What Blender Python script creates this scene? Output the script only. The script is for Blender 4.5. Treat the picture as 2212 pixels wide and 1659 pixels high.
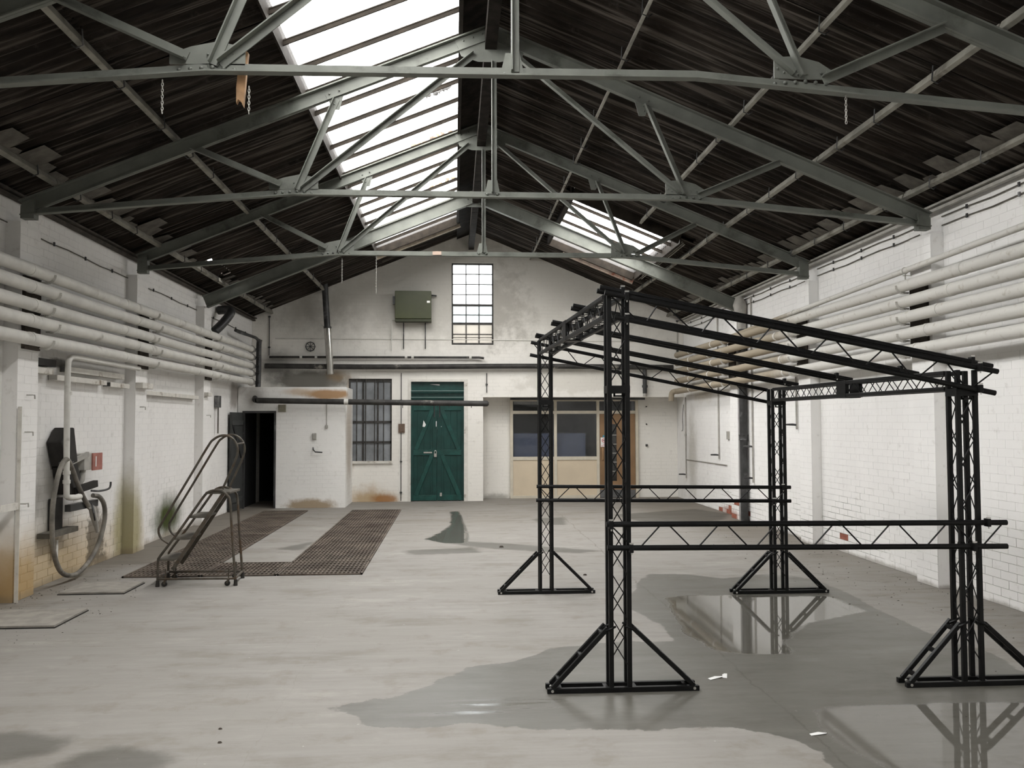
import bpy, math, random
import numpy as np
from mathutils import Vector, Matrix

for o in list(bpy.data.objects):
    bpy.data.objects.remove(o)
S = bpy.context.scene
COL = S.collection
random.seed(7)
rng = np.random.default_rng(11)
PI = math.pi

# ------------------------------------------------------------------ camera
F_PX, YAW, PITCH, ROLL, EYE = 1883.12, 0.0661, 0.0436, -0.0026, 1.6
cam_data = bpy.data.cameras.new('camera')
cam_data.sensor_width = 36.0
cam_data.lens = 36.0 * F_PX / 2212.0
cam_data.clip_start, cam_data.clip_end = 0.05, 300
cam = bpy.data.objects.new('camera', cam_data)
COL.objects.link(cam)
cam.matrix_world = (Matrix.Translation((0, 0, EYE)) @ Matrix.Rotation(-YAW, 4, 'Z')
                    @ Matrix.Rotation(PI / 2 + PITCH, 4, 'X') @ Matrix.Rotation(ROLL, 4, 'Z'))
S.camera = cam

# ------------------------------------------------------------------ overcast sky, exposure
world = bpy.data.worlds.new('overcast_sky')
S.world = world
world.use_nodes = True
bg = world.node_tree.nodes['Background']
bg.inputs['Color'].default_value = (1.0, 0.988, 0.968, 1)
bg.inputs['Strength'].default_value = 12.2
S.view_settings.view_transform = 'Standard'
S.view_settings.look = 'None'
S.view_settings.gamma = 1.0
S.view_settings.use_curve_mapping = False
S.view_settings.exposure = 0.0
S.cycles.use_denoising = True
S.cycles.max_bounces = 7
S.cycles.use_adaptive_sampling = True
S.cycles.adaptive_threshold = 0.12
S.cycles.adaptive_min_samples = 16
S.cycles.sample_clamp_indirect = 8.0
S.cycles.diffuse_bounces = 3
S.cycles.glossy_bounces = 4
S.cycles.transmission_bounces = 6
S.cycles.transparent_max_bounces = 8
S.cycles.caustics_reflective = False
S.cycles.caustics_refractive = False

XK, ZA, SL = 0.345, 5.42, 0.408            # ridge line, rafter top at the ridge, roof slope
XL, XR = -4.06, 4.75                       # wall faces
PL, PR = -3.93, 4.62                       # pilaster faces
YB = 17.8                                  # gable wall face
TY = [5.31, 8.155, 11.077, 14.0]           # truss planes


def roof_z(x, dz=0.0):
    return ZA + dz - SL * abs(x - XK)


def portal(name, x0, x1, y0, y1, dz, side):
    L = bpy.data.lights.new(name, 'AREA')
    L.shape = 'RECTANGLE'
    sl = math.hypot(1, SL)
    L.size, L.size_y = (x1 - x0) * sl, y1 - y0
    L.cycles.is_portal = True
    o = bpy.data.objects.new(name, L)
    xm = (x0 + x1) / 2
    o.location = (xm, (y0 + y1) / 2, roof_z(xm, dz))
    o.rotation_euler = (0, math.atan(SL) * side, 0)
    COL.objects.link(o)


portal('sky_portal', -1.42, 0.04, -4.0, 16.05, 0.16, -1)
portal('sky_portal', 1.72, 3.3, 12.5, 15.7, 0.16, 1)
Lw = bpy.data.lights.new('sky_portal', 'AREA')
Lw.shape = 'RECTANGLE'; Lw.size = 0.84; Lw.size_y = 1.66
Lw.cycles.is_portal = True
ow = bpy.data.objects.new('sky_portal', Lw)
ow.location = (0.375, 18.0, 4.02); ow.rotation_euler = (-PI / 2, 0, 0)
COL.objects.link(ow)


# ------------------------------------------------------------------ helpers
class MB:
    """collects shapes for one mesh"""
    def __init__(self):
        self.v, self.f = [], []

    def add(self, verts, faces):
        b = len(self.v)
        self.v += [tuple(p) for p in verts]
        self.f += [tuple(i + b for i in f) for f in faces]
        return self

    def box(self, x0, x1, y0, y1, z0, z1):
        v = [(x, y, z) for x in (x0, x1) for y in (y0, y1) for z in (z0, z1)]
        return self.add(v, [(0, 1, 3, 2), (4, 6, 7, 5), (0, 4, 5, 1), (2, 3, 7, 6), (0, 2, 6, 4), (1, 5, 7, 3)])

    def _axes(self, p0, p1, up):
        p0, p1 = Vector(p0), Vector(p1)
        d = (p1 - p0).normalized()
        up = Vector(up)
        if abs(d.dot(up.normalized())) > 0.98:
            up = Vector((0, 1, 0)) if abs(d.y) < 0.9 else Vector((1, 0, 0))
        s = d.cross(up).normalized()
        u = s.cross(d).normalized()
        return p0, p1, s, u

    def profile(self, p0, p1, pts, up=(0, 0, 1)):
        """extrude a closed 2-D outline (side, up) from p0 to p1"""
        p0, p1, s, u = self._axes(p0, p1, up)
        n = len(pts)
        v = [p + s * a + u * b for p in (p0, p1) for a, b in pts]
        f = [(i, (i + 1) % n, n + (i + 1) % n, n + i) for i in range(n)]
        return self.add(v, f + [tuple(range(n - 1, -1, -1)), tuple(range(n, 2 * n))])

    def bar(self, p0, p1, w, h, up=(0, 0, 1)):
        return self.profile(p0, p1, [(-w / 2, -h / 2), (w / 2, -h / 2), (w / 2, h / 2), (-w / 2, h / 2)], up)

    def angle(self, p0, p1, leg, t, up=(0, 0, 1), sx=1, sy=1):
        pts = [(0, 0), (leg, 0), (leg, t), (t, t), (t, leg), (0, leg)]
        pts = [(a * sx, b * sy) for a, b in pts]
        if sx * sy < 0:
            pts.reverse()
        return self.profile(p0, p1, pts, up)

    def tube(self, path, r, n=10, closed=False, caps=True):
        P = [Vector(p) for p in path]
        m = len(P)
        R = r if isinstance(r, (list, tuple)) else [r] * m
        T = []
        for i in range(m):
            a = P[(i - 1) % m] if (closed or i > 0) else P[i]
            b = P[(i + 1) % m] if (closed or i < m - 1) else P[i]
            T.append((b - a).normalized())
        ref = Vector((0, 0, 1)) if abs(T[0].z) < 0.9 else Vector((1, 0, 0))
        s = T[0].cross(ref).normalized()
        v = []
        for i in range(m):
            s = (s - T[i] * s.dot(T[i])).normalized()
            u = T[i].cross(s)
            v += [P[i] + (s * math.cos(2 * PI * k / n) + u * math.sin(2 * PI * k / n)) * R[i] for k in range(n)]
        f = []
        for i in range(m if closed else m - 1):
            j = (i + 1) % m
            f += [(i * n + k, i * n + (k + 1) % n, j * n + (k + 1) % n, j * n + k) for k in range(n)]
        if caps and not closed:
            f += [tuple(range(n - 1, -1, -1)), tuple((m - 1) * n + k for k in range(n))]
        return self.add(v, f)

    def cyl(self, p0, p1, r, n=12):
        return self.tube([p0, p1], r, n)

    def prism(self, pts, y0, y1):
        """outline in (x, z), extruded along y"""
        n = len(pts)
        v = [(a, y, b) for y in (y0, y1) for a, b in pts]
        f = [(i, (i + 1) % n, n + (i + 1) % n, n + i) for i in range(n)]
        return self.add(v, f + [tuple(range(n - 1, -1, -1)), tuple(range(n, 2 * n))])

    def prism_x(self, pts, x0, x1):
        """outline in (y, z), extruded along x"""
        n = len(pts)
        v = [(x, a, b) for x in (x0, x1) for a, b in pts]
        f = [(i, (i + 1) % n, n + (i + 1) % n, n + i) for i in range(n)]
        return self.add(v, f + [tuple(range(n - 1, -1, -1)), tuple(range(n, 2 * n))])

    def dome(self, c, r, n=8, axis='-y'):
        c = Vector(c)
        v, f = [], []
        for k in range(3):
            a = k / 3 * PI / 2
            for i in range(n):
                t = 2 * PI * i / n
                p = (math.cos(t) * math.cos(a) * r, math.sin(t) * math.cos(a) * r, math.sin(a) * r)
                v.append(c + Vector((p[0], -p[2], p[1])))
        v.append(c + Vector((0, -r, 0)))
        for k in range(2):
            f += [(k * n + i, k * n + (i + 1) % n, (k + 1) * n + (i + 1) % n, (k + 1) * n + i) for i in range(n)]
        f += [(2 * n + i, 2 * n + (i + 1) % n, 3 * n) for i in range(n)]
        return self.add(v, f)

    def mesh(self, name):
        V = np.array([tuple(p) for p in self.v], float)
        c = (V.min(0) + V.max(0)) / 2
        c[2] = V[:, 2].min()
        me = bpy.data.meshes.new(name)
        me.from_pydata((V - c).tolist(), [], self.f)
        return me, Vector(c)


def wloc(o):
    l = Vector((0, 0, 0))
    while o is not None:
        l += o.location
        o = o.parent
    return l


def fix_normals(me):
    import bmesh
    b = bmesh.new(); b.from_mesh(me)
    bmesh.ops.recalc_face_normals(b, faces=b.faces)
    b.to_mesh(me); b.free()


def obj(name, mb, mat, parent=None, smooth=False, bevel=0.0):
    me, c = mb.mesh(name)
    fix_normals(me)
    if smooth:
        me.polygons.foreach_set('use_smooth', [True] * len(me.polygons))
        try:
            me.set_sharp_from_angle(angle=math.radians(40))
        except Exception:
            pass
    o = bpy.data.objects.new(name, me)
    COL.objects.link(o)
    if mat is not None:
        me.materials.append(mat)
    if parent is not None:
        o.parent = parent
        o.location = c - wloc(parent)
    else:
        o.location = c
    if bevel:
        m = o.modifiers.new('edge', 'BEVEL'); m.width = bevel; m.segments = 2; m.limit_method = 'ANGLE'
    return o


def tag(o, label, cat, group=None):
    o['label'] = label; o['category'] = cat
    if group:
        o['group'] = group
    return o


def struct(o, label=None):
    o['kind'] = 'structure'
    if label:
        o['label'] = label
    return o


def thing(name, loc, label, cat, group=None):
    o = bpy.data.objects.new(name, None)
    o.empty_display_size = 0.1
    COL.objects.link(o)
    o.location = loc
    return tag(o, label, cat, group)


def copy_part(o, parent, delta):
    c = o.copy(); COL.objects.link(c)
    c.parent = parent
    c.location = o.location + Vector(delta)
    return c


# ------------------------------------------------------------------ materials
def nodes(name):
    m = bpy.data.materials.new(name); m.use_nodes = True
    return m, m.node_tree, m.node_tree.nodes['Principled BSDF']


def N(t, kind, **kw):
    n = t.nodes.new(kind)
    for k, v in kw.items():
        if k == 'op': n.operation = v
        elif k == 'clamp': n.use_clamp = v
        else: n.inputs[k].default_value = v
    return n


def math_n(t, op, a, b=None, c=None, clamp=False):
    n = t.nodes.new('ShaderNodeMath'); n.operation = op; n.use_clamp = clamp
    for i, x in enumerate((a, b, c)):
        if x is None: continue
        if hasattr(x, 'is_linked'): t.links.new(x, n.inputs[i])
        else: n.inputs[i].default_value = x
    return n.outputs[0]


def mix_c(t, fac, a, b, mode='MIX'):
    n = t.nodes.new('ShaderNodeMix'); n.data_type = 'RGBA'; n.blend_type = mode
    for s, x in ((n.inputs[0], fac), (n.inputs[6], a), (n.inputs[7], b)):
        if hasattr(x, 'is_linked'): t.links.new(x, s)
        else: s.default_value = x if not isinstance(x, tuple) else (*x[:3], 1)
    return n.outputs[2]


def position(t):
    return t.nodes.new('ShaderNodeNewGeometry').outputs['Position']


def scaled(t, vec, s):
    n = t.nodes.new('ShaderNodeVectorMath'); n.operation = 'MULTIPLY'
    t.links.new(vec, n.inputs[0]); n.inputs[1].default_value = s
    return n.outputs[0]


def noise(t, vec, scale, detail=4, rough=0.55):
    n = t.nodes.new('ShaderNodeTexNoise')
    n.inputs['Scale'].default_value = scale; n.inputs['Detail'].default_value = detail
    n.inputs['Roughness'].default_value = rough
    t.links.new(vec, n.inputs['Vector'])
    return n.outputs['Fac']


def ramp(t, fac, a, b, lo=0.0, hi=1.0):
    n = t.nodes.new('ShaderNodeMapRange'); n.clamp = True
    n.interpolation_type = 'SMOOTHSTEP'
    t.links.new(fac, n.inputs[0])
    n.inputs[1].default_value = a; n.inputs[2].default_value = b
    n.inputs[3].default_value = lo; n.inputs[4].default_value = hi
    return n.outputs[0]


def bump(t, bsdf, height, strength, dist):
    n = t.nodes.new('ShaderNodeBump')
    n.inputs['Strength'].default_value = strength; n.inputs['Distance'].default_value = dist
    t.links.new(height, n.inputs['Height']); t.links.new(n.outputs[0], bsdf.inputs['Normal'])


def simple(name, col, rough=0.6, metal=0.0, var=0.12, scale=9.0, spec=0.4, dirt=None, dirt_amt=0.0, bmp=0.0):
    m, t, b = nodes(name)
    p = position(t)
    n1 = noise(t, p, scale, 5)
    lo = tuple(c * (1 - var) for c in col); hi = tuple(min(1, c * (1 + var)) for c in col)
    c = mix_c(t, ramp(t, n1, 0.3, 0.7), lo, hi)
    if dirt:
        n2 = noise(t, p, scale * 0.6, 6, 0.65)
        c = mix_c(t, ramp(t, n2, 0.62 - 0.3 * dirt_amt, 0.72), c, dirt)
    t.links.new(c, b.inputs['Base Color'])
    b.inputs['Roughness'].default_value = rough
    b.inputs['Metallic'].default_value = metal
    b.inputs['Specular IOR Level'].default_value = spec
    if bmp:
        bump(t, b, noise(t, p, scale * 6, 4), bmp, 0.01)
    return m


def stain(t, pos, col_in, c, r, colour, amount, soft=0.6, wob=0.5, nz=None):
    """a stained patch of the paint, with a ragged edge of its own"""
    s = t.nodes.new('ShaderNodeVectorMath'); s.operation = 'SUBTRACT'
    t.links.new(pos, s.inputs[0]); s.inputs[1].default_value = c
    d = t.nodes.new('ShaderNodeVectorMath'); d.operation = 'DIVIDE'
    t.links.new(s.outputs[0], d.inputs[0]); d.inputs[1].default_value = r
    l = t.nodes.new('ShaderNodeVectorMath'); l.operation = 'LENGTH'
    t.links.new(d.outputs[0], l.inputs[0])
    dist = math_n(t, 'ADD', l.outputs['Value'], math_n(t, 'MULTIPLY', math_n(t, 'SUBTRACT', nz, 0.5), wob * 2))
    f = ramp(t, dist, 1.0, 1.0 - soft, 0.0, amount)
    return mix_c(t, f, col_in, colour)


def paint_wall(name, base, stains, joints=None, old=0.25):
    m, t, b = nodes(name)
    p = position(t)
    big = noise(t, p, 0.9, 5, 0.6)
    fine = noise(t, p, 11.0, 5, 0.6)
    streak = noise(t, scaled(t, p, (5, 5, 0.7)), 1.0, 5, 0.6)
    c = mix_c(t, ramp(t, big, 0.3, 0.75, 0, 0.5), base, tuple(x * 0.86 for x in base))
    c = mix_c(t, ramp(t, fine, 0.58, 0.75, 0, old), c, (0.42, 0.39, 0.34))
    c = mix_c(t, ramp(t, streak, 0.6, 0.85, 0, 0.22), c, (0.40, 0.38, 0.34))
    h = fine
    if joints is not None:
        br = t.nodes.new('ShaderNodeTexBrick')
        br.inputs['Scale'].default_value = 1.0
        br.inputs['Brick Width'].default_value = 0.225; br.inputs['Row Height'].default_value = 0.075
        br.inputs['Mortar Size'].default_value = 0.006; br.inputs['Mortar Smooth'].default_value = 0.5
        cv = t.nodes.new('ShaderNodeCombineXYZ'); sp = t.nodes.new('ShaderNodeSeparateXYZ')
        t.links.new(p, sp.inputs[0])
        t.links.new(sp.outputs[joints], cv.inputs[0]); t.links.new(sp.outputs[2], cv.inputs[1])
        t.links.new(cv.outputs[0], br.inputs['Vector'])
        jf = math_n(t, 'MULTIPLY', br.outputs['Fac'], ramp(t, noise(t, p, 2.3, 3), 0.42, 0.62))
        c = mix_c(t, math_n(t, 'MULTIPLY', jf, 0.15), c, (0.30, 0.28, 0.25))
        h = math_n(t, 'SUBTRACT', fine, math_n(t, 'MULTIPLY', math_n(t, 'MULTIPLY', br.outputs['Fac'], ramp(t, noise(t, p, 1.7, 4), 0.4, 0.65)), 0.5))
    wobn = noise(t, p, 3.2, 6, 0.65)
    for s_ in stains:
        c = stain(t, p, c, *s_, nz=wobn)
    t.links.new(c, b.inputs['Base Color'])
    b.inputs['Roughness'].default_value = 0.82
    b.inputs['Specular IOR Level'].default_value = 0.25
    bump(t, b, h, 0.35, 0.006)
    return m


WHITE = (0.90, 0.885, 0.86)
OCHRE = (0.46, 0.31, 0.14); SOOT = (0.085, 0.08, 0.07); ALGAE = (0.14, 0.16, 0.06); RUST = (0.36, 0.17, 0.06)
GREYD = (0.26, 0.25, 0.22); BROWN = (0.22, 0.15, 0.09)
LEFT_STAINS = [
    ((-4.0, 8.9, 0.0), (0.8, 3.4, 0.85), (0.55, 0.41, 0.22), 0.85, 0.75, 0.16),
    ((-4.0, 8.3, 0.0), (0.6, 0.6, 0.6), OCHRE, 0.8, 0.7, 0.35),
    ((-4.0, 11.05, 0.25), (0.5, 0.42, 0.95), (0.36, 0.32, 0.16), 0.85, 0.7, 0.25),
    ((-4.0, 10.3, 0.2), (0.5, 0.34, 0.5), (0.08, 0.065, 0.045), 0.75, 0.5, 1.9),
    ((-4.0, 9.1, 0.85), (0.5, 0.5, 0.75), (0.30, 0.28, 0.24), 0.75, 0.9, 0.25),
    ((-4.0, 8.75, 0.9), (0.5, 0.22, 0.5), GREYD, 0.4, 0.9, 0.4),
    ((-4.0, 12.75, 0.28), (0.5, 0.85, 0.42), (0.06, 0.075, 0.02), 1.0, 0.75, 0.3),
    ((-4.0, 9.2, 2.22), (0.5, 0.35, 0.06), SOOT, 0.9, 0.5, 0.5),
    ((-4.0, 16.4, 2.1), (0.6, 0.45, 0.35), (0.2, 0.17, 0.14), 0.75, 0.6, 0.4),
    ((-4.0, 10.0, 0.0), (0.8, 9.0, 0.10), (0.30, 0.24, 0.16), 0.55, 0.8, 0.8),
    ((-4.0, 7.3, 0.0), (0.8, 0.8, 0.9), (0.36, 0.30, 0.16), 0.8, 0.8, 0.4),
    ((-4.0, 7.95, 3.3), (0.5, 0.05, 0.35), (0.2, 0.17, 0.14), 0.8, 0.4, 0.5)]
M_left = paint_wall('whitewash_left', WHITE, LEFT_STAINS)
M_right = paint_wall('whitewash_right', (0.92, 0.91, 0.89), [
    ((4.7, 14.6, 0.02), (0.5, 0.9, 0.16), (0.34, 0.13, 0.09), 0.7, 0.6, 0.8),
    ((4.7, 17.2, 0.9), (0.5, 0.5, 1.3), (0.42, 0.40, 0.34), 0.6, 0.8, 0.5),
    ((4.7, 16.4, 2.2), (0.5, 1.2, 0.3), (0.5, 0.44, 0.32), 0.5, 0.8, 0.5),
    ((4.7, 10.0, 0.0), (0.6, 9.0, 0.05), (0.26, 0.23, 0.19), 0.55, 0.8, 1.0)])
M_rightm = paint_wall('mortar_right', (0.86, 0.85, 0.83), [
    ((4.7, 10.9, 0.15), (0.6, 1.7, 1.0), (0.16, 0.15, 0.13), 0.95, 0.7, 0.8),
    ((4.7, 7.0, 0.0), (0.6, 2.2, 1.3), (0.26, 0.24, 0.21), 0.6, 0.7, 1.3),
    ((4.7, 14.4, 0.1), (0.6, 1.6, 0.6), (0.18, 0.13, 0.10), 0.95, 0.7, 0.8),
    ((4.7, 11.0, 1.6), (0.6, 9.0, 2.2), (0.45, 0.43, 0.40), 0.22, 0.9, 1.0)])
M_leftm = paint_wall('mortar_left', (0.86, 0.845, 0.82), [
    ((-4.0, 8.9, 0.1), (0.6, 1.9, 0.7), (0.24, 0.17, 0.09), 0.9, 0.7, 0.6),
    ((-4.0, 12.0, 1.2), (0.6, 9.0, 2.2), (0.45, 0.43, 0.40), 0.22, 0.9, 1.0)] + LEFT_STAINS)
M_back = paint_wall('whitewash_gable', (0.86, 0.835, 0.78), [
    ((-2.9, 17.8, 2.45), (1.05, 0.5, 0.27), (0.13, 0.12, 0.10), 0.85, 0.5, 0.35),
    ((-3.6, 17.8, 2.75), (0.5, 0.5, 0.5), SOOT, 0.6, 0.8, 0.4),
    ((-2.35, 17.8, 2.55), (0.35, 0.5, 0.18), (0.30, 0.20, 0.10), 0.6, 0.8, 0.5),
    ((-2.1, 17.8, 1.5), (0.13, 0.5, 1.2), (0.40, 0.26, 0.14), 0.85, 0.6, 0.25),
    ((-1.7, 17.8, 0.0), (0.75, 0.5, 0.42), OCHRE, 0.8, 0.8, 0.5),
    ((-1.4, 17.8, 0.05), (0.35, 0.5, 0.16), RUST, 0.9, 0.7, 0.5),
    ((0.3, 17.8, 4.3), (5.5, 0.5, 1.5), (0.50, 0.48, 0.43), 0.6, 0.6, 0.5),  # broad grey-beige tone darkening the upper gable
    ((0.9, 17.8, 4.0), (0.9, 0.5, 1.0), (0.36, 0.34, 0.30), 0.6, 0.8, 1.3),
    ((-3.0, 17.8, 3.9), (1.4, 0.5, 0.6), (0.42, 0.40, 0.36), 0.55, 0.9, 0.5),
    ((2.5, 17.8, 2.45), (1.4, 0.5, 0.3), (0.5, 0.47, 0.40), 0.35, 0.4, 1.0),
    ((0.9, 18.3, 0.0), (0.5, 0.6, 0.15), GREYD, 0.7, 0.7, 0.7)], joints=0)
M_block = paint_wall('whitewash_store', (0.90, 0.89, 0.86), [
    ((-2.35, 16.65, 2.13), (0.62, 0.5, 0.13), (0.42, 0.23, 0.09), 0.9, 0.5, 0.35),
    ((-2.9, 16.65, 2.18), (0.5, 0.5, 0.1), (0.5, 0.33, 0.17), 0.6, 0.8, 0.4),
    ((-2.7, 16.65, 0.04), (0.62, 0.5, 0.17), (0.34, 0.25, 0.15), 0.9, 0.6, 0.7),
    ((-3.75, 16.65, 2.1), (0.3, 0.5, 0.3), (0.2, 0.18, 0.15), 0.6, 0.8, 0.4),
    ((-2.05, 17.2, 1.3), (0.03, 0.7, 1.4), (0.36, 0.27, 0.18), 0.6, 0.8, 0.4)], joints=0)
M_pipe = simple('cream_pipe_paint', (0.66, 0.645, 0.60), 0.6, var=0.08, scale=5, dirt=(0.38, 0.36, 0.32), dirt_amt=0.15)
M_truss = simple('sage_steel', (0.158, 0.166, 0.145), 0.55, var=0.14, scale=4, dirt=(0.08, 0.085, 0.07), dirt_amt=0.3)
M_trussdk = simple('sage_rivets', (0.13, 0.137, 0.12), 0.5)
M_black = simple('black_powder_coat', (0.005, 0.005, 0.005), 0.42, var=0.3, scale=20, spec=0.22)
M_chrome = simple('zinc_bolts', (0.62, 0.61, 0.58), 0.3, metal=0.8)
M_steel = simple('worn_tube_steel', (0.085, 0.075, 0.06), 0.5, metal=0.3, var=0.3, scale=14, dirt=(0.09, 0.055, 0.03), dirt_amt=0.5)
M_tread = simple('worn_tread_wood', (0.11, 0.10, 0.082), 0.75, var=0.25, scale=8)
M_rust = simple('rusty_grating', (0.125, 0.10, 0.08), 0.8, var=0.3, scale=3, dirt=(0.06, 0.042, 0.032), dirt_amt=0.5)
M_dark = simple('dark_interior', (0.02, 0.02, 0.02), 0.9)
M_lag = simple('black_pipe_lagging', (0.035, 0.033, 0.03), 0.6, var=0.4, scale=6, dirt=(0.32, 0.30, 0.26), dirt_amt=0.12)
M_iron = simple('grey_black_iron', (0.045, 0.045, 0.045), 0.4, var=0.4, scale=4, dirt=(0.22, 0.22, 0.22), dirt_amt=0.3)
M_green = simple('bottle_green_paint', (0.006, 0.043, 0.036), 0.45, var=0.2, scale=5, dirt=(0.015, 0.06, 0.052), dirt_amt=0.12, bmp=0.1)
M_green_hi = simple('green_edge_highlight', (0.010, 0.060, 0.050), 0.4, var=0.25, scale=7, dirt=(0.05, 0.11, 0.095), dirt_amt=0.2)  # lighter copy of the door green, edge highlights put into its colour
M_olive = simple('olive_enamel', (0.060, 0.068, 0.026), 0.4, var=0.12, scale=3)
M_frame = simple('cream_frame_paint', (0.60, 0.55, 0.45), 0.5, var=0.06)
M_panel = simple('cream_panel_paint', (0.64, 0.54, 0.40), 0.5, var=0.05, scale=2)
M_wood = simple('varnished_plywood', (0.25, 0.15, 0.078), 0.45, var=0.12, scale=3)
M_pine = simple('splintered_pine', (0.42, 0.25, 0.13), 0.7, var=0.3, scale=9)
M_timber = simple('old_roof_timber', (0.06, 0.05, 0.04), 0.85, var=0.35, scale=7)
M_ridge = simple('sooty_ridge_timber', (0.022, 0.019, 0.016), 0.9, var=0.4, scale=7, spec=0.1)
M_purlin = simple('pale_purlin', (0.25, 0.24, 0.205), 0.75, var=0.25, scale=5, dirt=(0.10, 0.085, 0.065), dirt_amt=0.4)
M_bar = simple('glazing_bar', (0.02, 0.016, 0.012), 0.8, var=0.3, spec=0.15)
M_winframe = simple('steel_window_paint', (0.05, 0.047, 0.043), 0.6, var=0.3, scale=12)
M_alu = simple('bright_flue_metal', (0.62, 0.60, 0.56), 0.22, metal=0.95, var=0.1)
M_hose = simple('dusty_hose_rubber', (0.19, 0.175, 0.15), 0.65, var=0.35, scale=7, dirt=(0.07, 0.06, 0.05), dirt_amt=0.3)
M_tank = simple('sooty_tank_iron', (0.018, 0.016, 0.014), 0.6, var=0.4, scale=8)
M_red = simple('faded_red_enamel', (0.38, 0.15, 0.12), 0.5, var=0.15)
M_lightgrey = simple('dusty_grey_metal', (0.40, 0.385, 0.35), 0.6, var=0.15)
M_trunk = simple('cream_trunking', (0.68, 0.655, 0.60), 0.6, var=0.08, dirt=(0.25, 0.2, 0.15), dirt_amt=0.2)
M_brickred = simple('bare_red_brick', (0.34, 0.12, 0.08), 0.9, var=0.3, scale=12, bmp=0.3)
M_paper = simple('white_paper', (0.82, 0.82, 0.80), 0.7, var=0.03)
M_signred = simple('sign_red_print', (0.60, 0.05, 0.04), 0.5, var=0.03)
M_signblue = simple('sign_blue_print', (0.06, 0.28, 0.40), 0.5, var=0.03)
M_bluepanel = simple('slate_blue_board', (0.075, 0.09, 0.14), 0.6, var=0.1)
M_leaf = simple('dead_leaves', (0.42, 0.22, 0.07), 0.9, var=0.4, scale=25)
M_kick = simple('grey_kick_plate', (0.12, 0.12, 0.12), 0.5)
M_tan = None


def pipe_right_material():
    m, t, b = nodes('right_pipe_paint')
    p = position(t)
    n1 = noise(t, p, 2.2, 5, 0.6)
    sp = t.nodes.new('ShaderNodeSeparateXYZ'); t.links.new(p, sp.inputs[0])
    y = math_n(t, 'ADD', sp.outputs[1], math_n(t, 'MULTIPLY', math_n(t, 'SUBTRACT', n1, 0.5), 2.5))
    c = mix_c(t, ramp(t, y, 11.0, 12.3), (0.68, 0.665, 0.62), (0.33, 0.28, 0.205))
    c = mix_c(t, ramp(t, noise(t, p, 14, 5), 0.55, 0.75, 0, 0.5), c, (0.34, 0.29, 0.22))
    t.links.new(c, b.inputs['Base Color']); b.inputs['Roughness'].default_value = 0.6
    return m


M_pipeR = pipe_right_material()


def roof_material():
    m, t, b = nodes('sooty_corrugated_sheet')
    p = position(t)
    n1 = noise(t, scaled(t, p, (1.2, 7, 1.2)), 1.0, 6, 0.65)
    n2 = noise(t, p, 1.6, 5, 0.6)
    n0 = noise(t, scaled(t, p, (0.7, 26, 0.7)), 1.0, 5, 0.6)
    c = mix_c(t, ramp(t, n1, 0.35, 0.75), (0.012, 0.010, 0.0085), (0.046, 0.038, 0.031))
    c = mix_c(t, ramp(t, n2, 0.4, 0.7, 0, 0.6), c, (0.02, 0.014, 0.0105))
    c = mix_c(t, ramp(t, n0, 0.50, 0.66, 0, 0.8), c, (0.13, 0.113, 0.097))
    c = mix_c(t, ramp(t, noise(t, p, 7, 7, 0.75), 0.55, 0.75, 0, 0.6), c, (0.075, 0.066, 0.056))
    t.links.new(c, b.inputs['Base Color'])
    b.inputs['Roughness'].default_value = 0.9
    b.inputs['Specular IOR Level'].default_value = 0.15
    bump(t, b, n1, 0.3, 0.01)
    return m


M_roof = roof_material()


def pane_material(name, tint=(1, 1, 1), diffuse=0.25, dirt=0.0, gloss=0.06):
    m, t, b = nodes(name)
    t.nodes.remove(b)
    out = t.nodes['Material Output']
    tr = t.nodes.new('ShaderNodeBsdfTransparent'); tr.inputs[0].default_value = (*tint, 1)
    tl = t.nodes.new('ShaderNodeBsdfTranslucent'); tl.inputs[0].default_value = (*[c * 0.95 for c in tint], 1)
    gl = t.nodes.new('ShaderNodeBsdfGlossy'); gl.inputs['Roughness'].default_value = 0.05
    mx = t.nodes.new('ShaderNodeMixShader'); mx.inputs[0].default_value = diffuse
    t.links.new(tr.outputs[0], mx.inputs[1]); t.links.new(tl.outputs[0], mx.inputs[2])
    m2 = t.nodes.new('ShaderNodeMixShader'); m2.inputs[0].default_value = gloss
    t.links.new(mx.outputs[0], m2.inputs[1]); t.links.new(gl.outputs[0], m2.inputs[2])
    last = m2
    if dirt:
        df = t.nodes.new('ShaderNodeBsdfDiffuse'); df.inputs[0].default_value = (0.12, 0.09, 0.05, 1)
        m3 = t.nodes.new('ShaderNodeMixShader')
        p = position(t)
        t.links.new(ramp(t, noise(t, p, 3.0, 6, 0.7), 0.66, 0.8, 0, dirt), m3.inputs[0])
        t.links.new(m2.outputs[0], m3.inputs[1]); t.links.new(df.outputs[0], m3.inputs[2])
        last = m3
    t.links.new(last.outputs[0], out.inputs[0])
    return m


M_sky = pane_material('rooflight_glass', (1, 1, 1), 0.06, 0.3)
M_winpane = pane_material('gable_window_glass', (0.95, 0.98, 1.0), 0.30, 0.0)
M_winpane2 = pane_material('obscured_blue_glass', (0.5, 0.54, 0.55), 0.4, 0.0)
M_winpane3 = pane_material('grimy_obscured_glass', (0.34, 0.33, 0.31), 0.5, 0.15)
M_frost = simple('frosted_grey_glass', (0.27, 0.285, 0.30), 0.25, var=0.25, scale=2.5, spec=0.5)
M_darkglass = pane_material('dark_office_glass', (0.9, 0.91, 0.92), 0.03, 0.0, 0.05)


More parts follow.
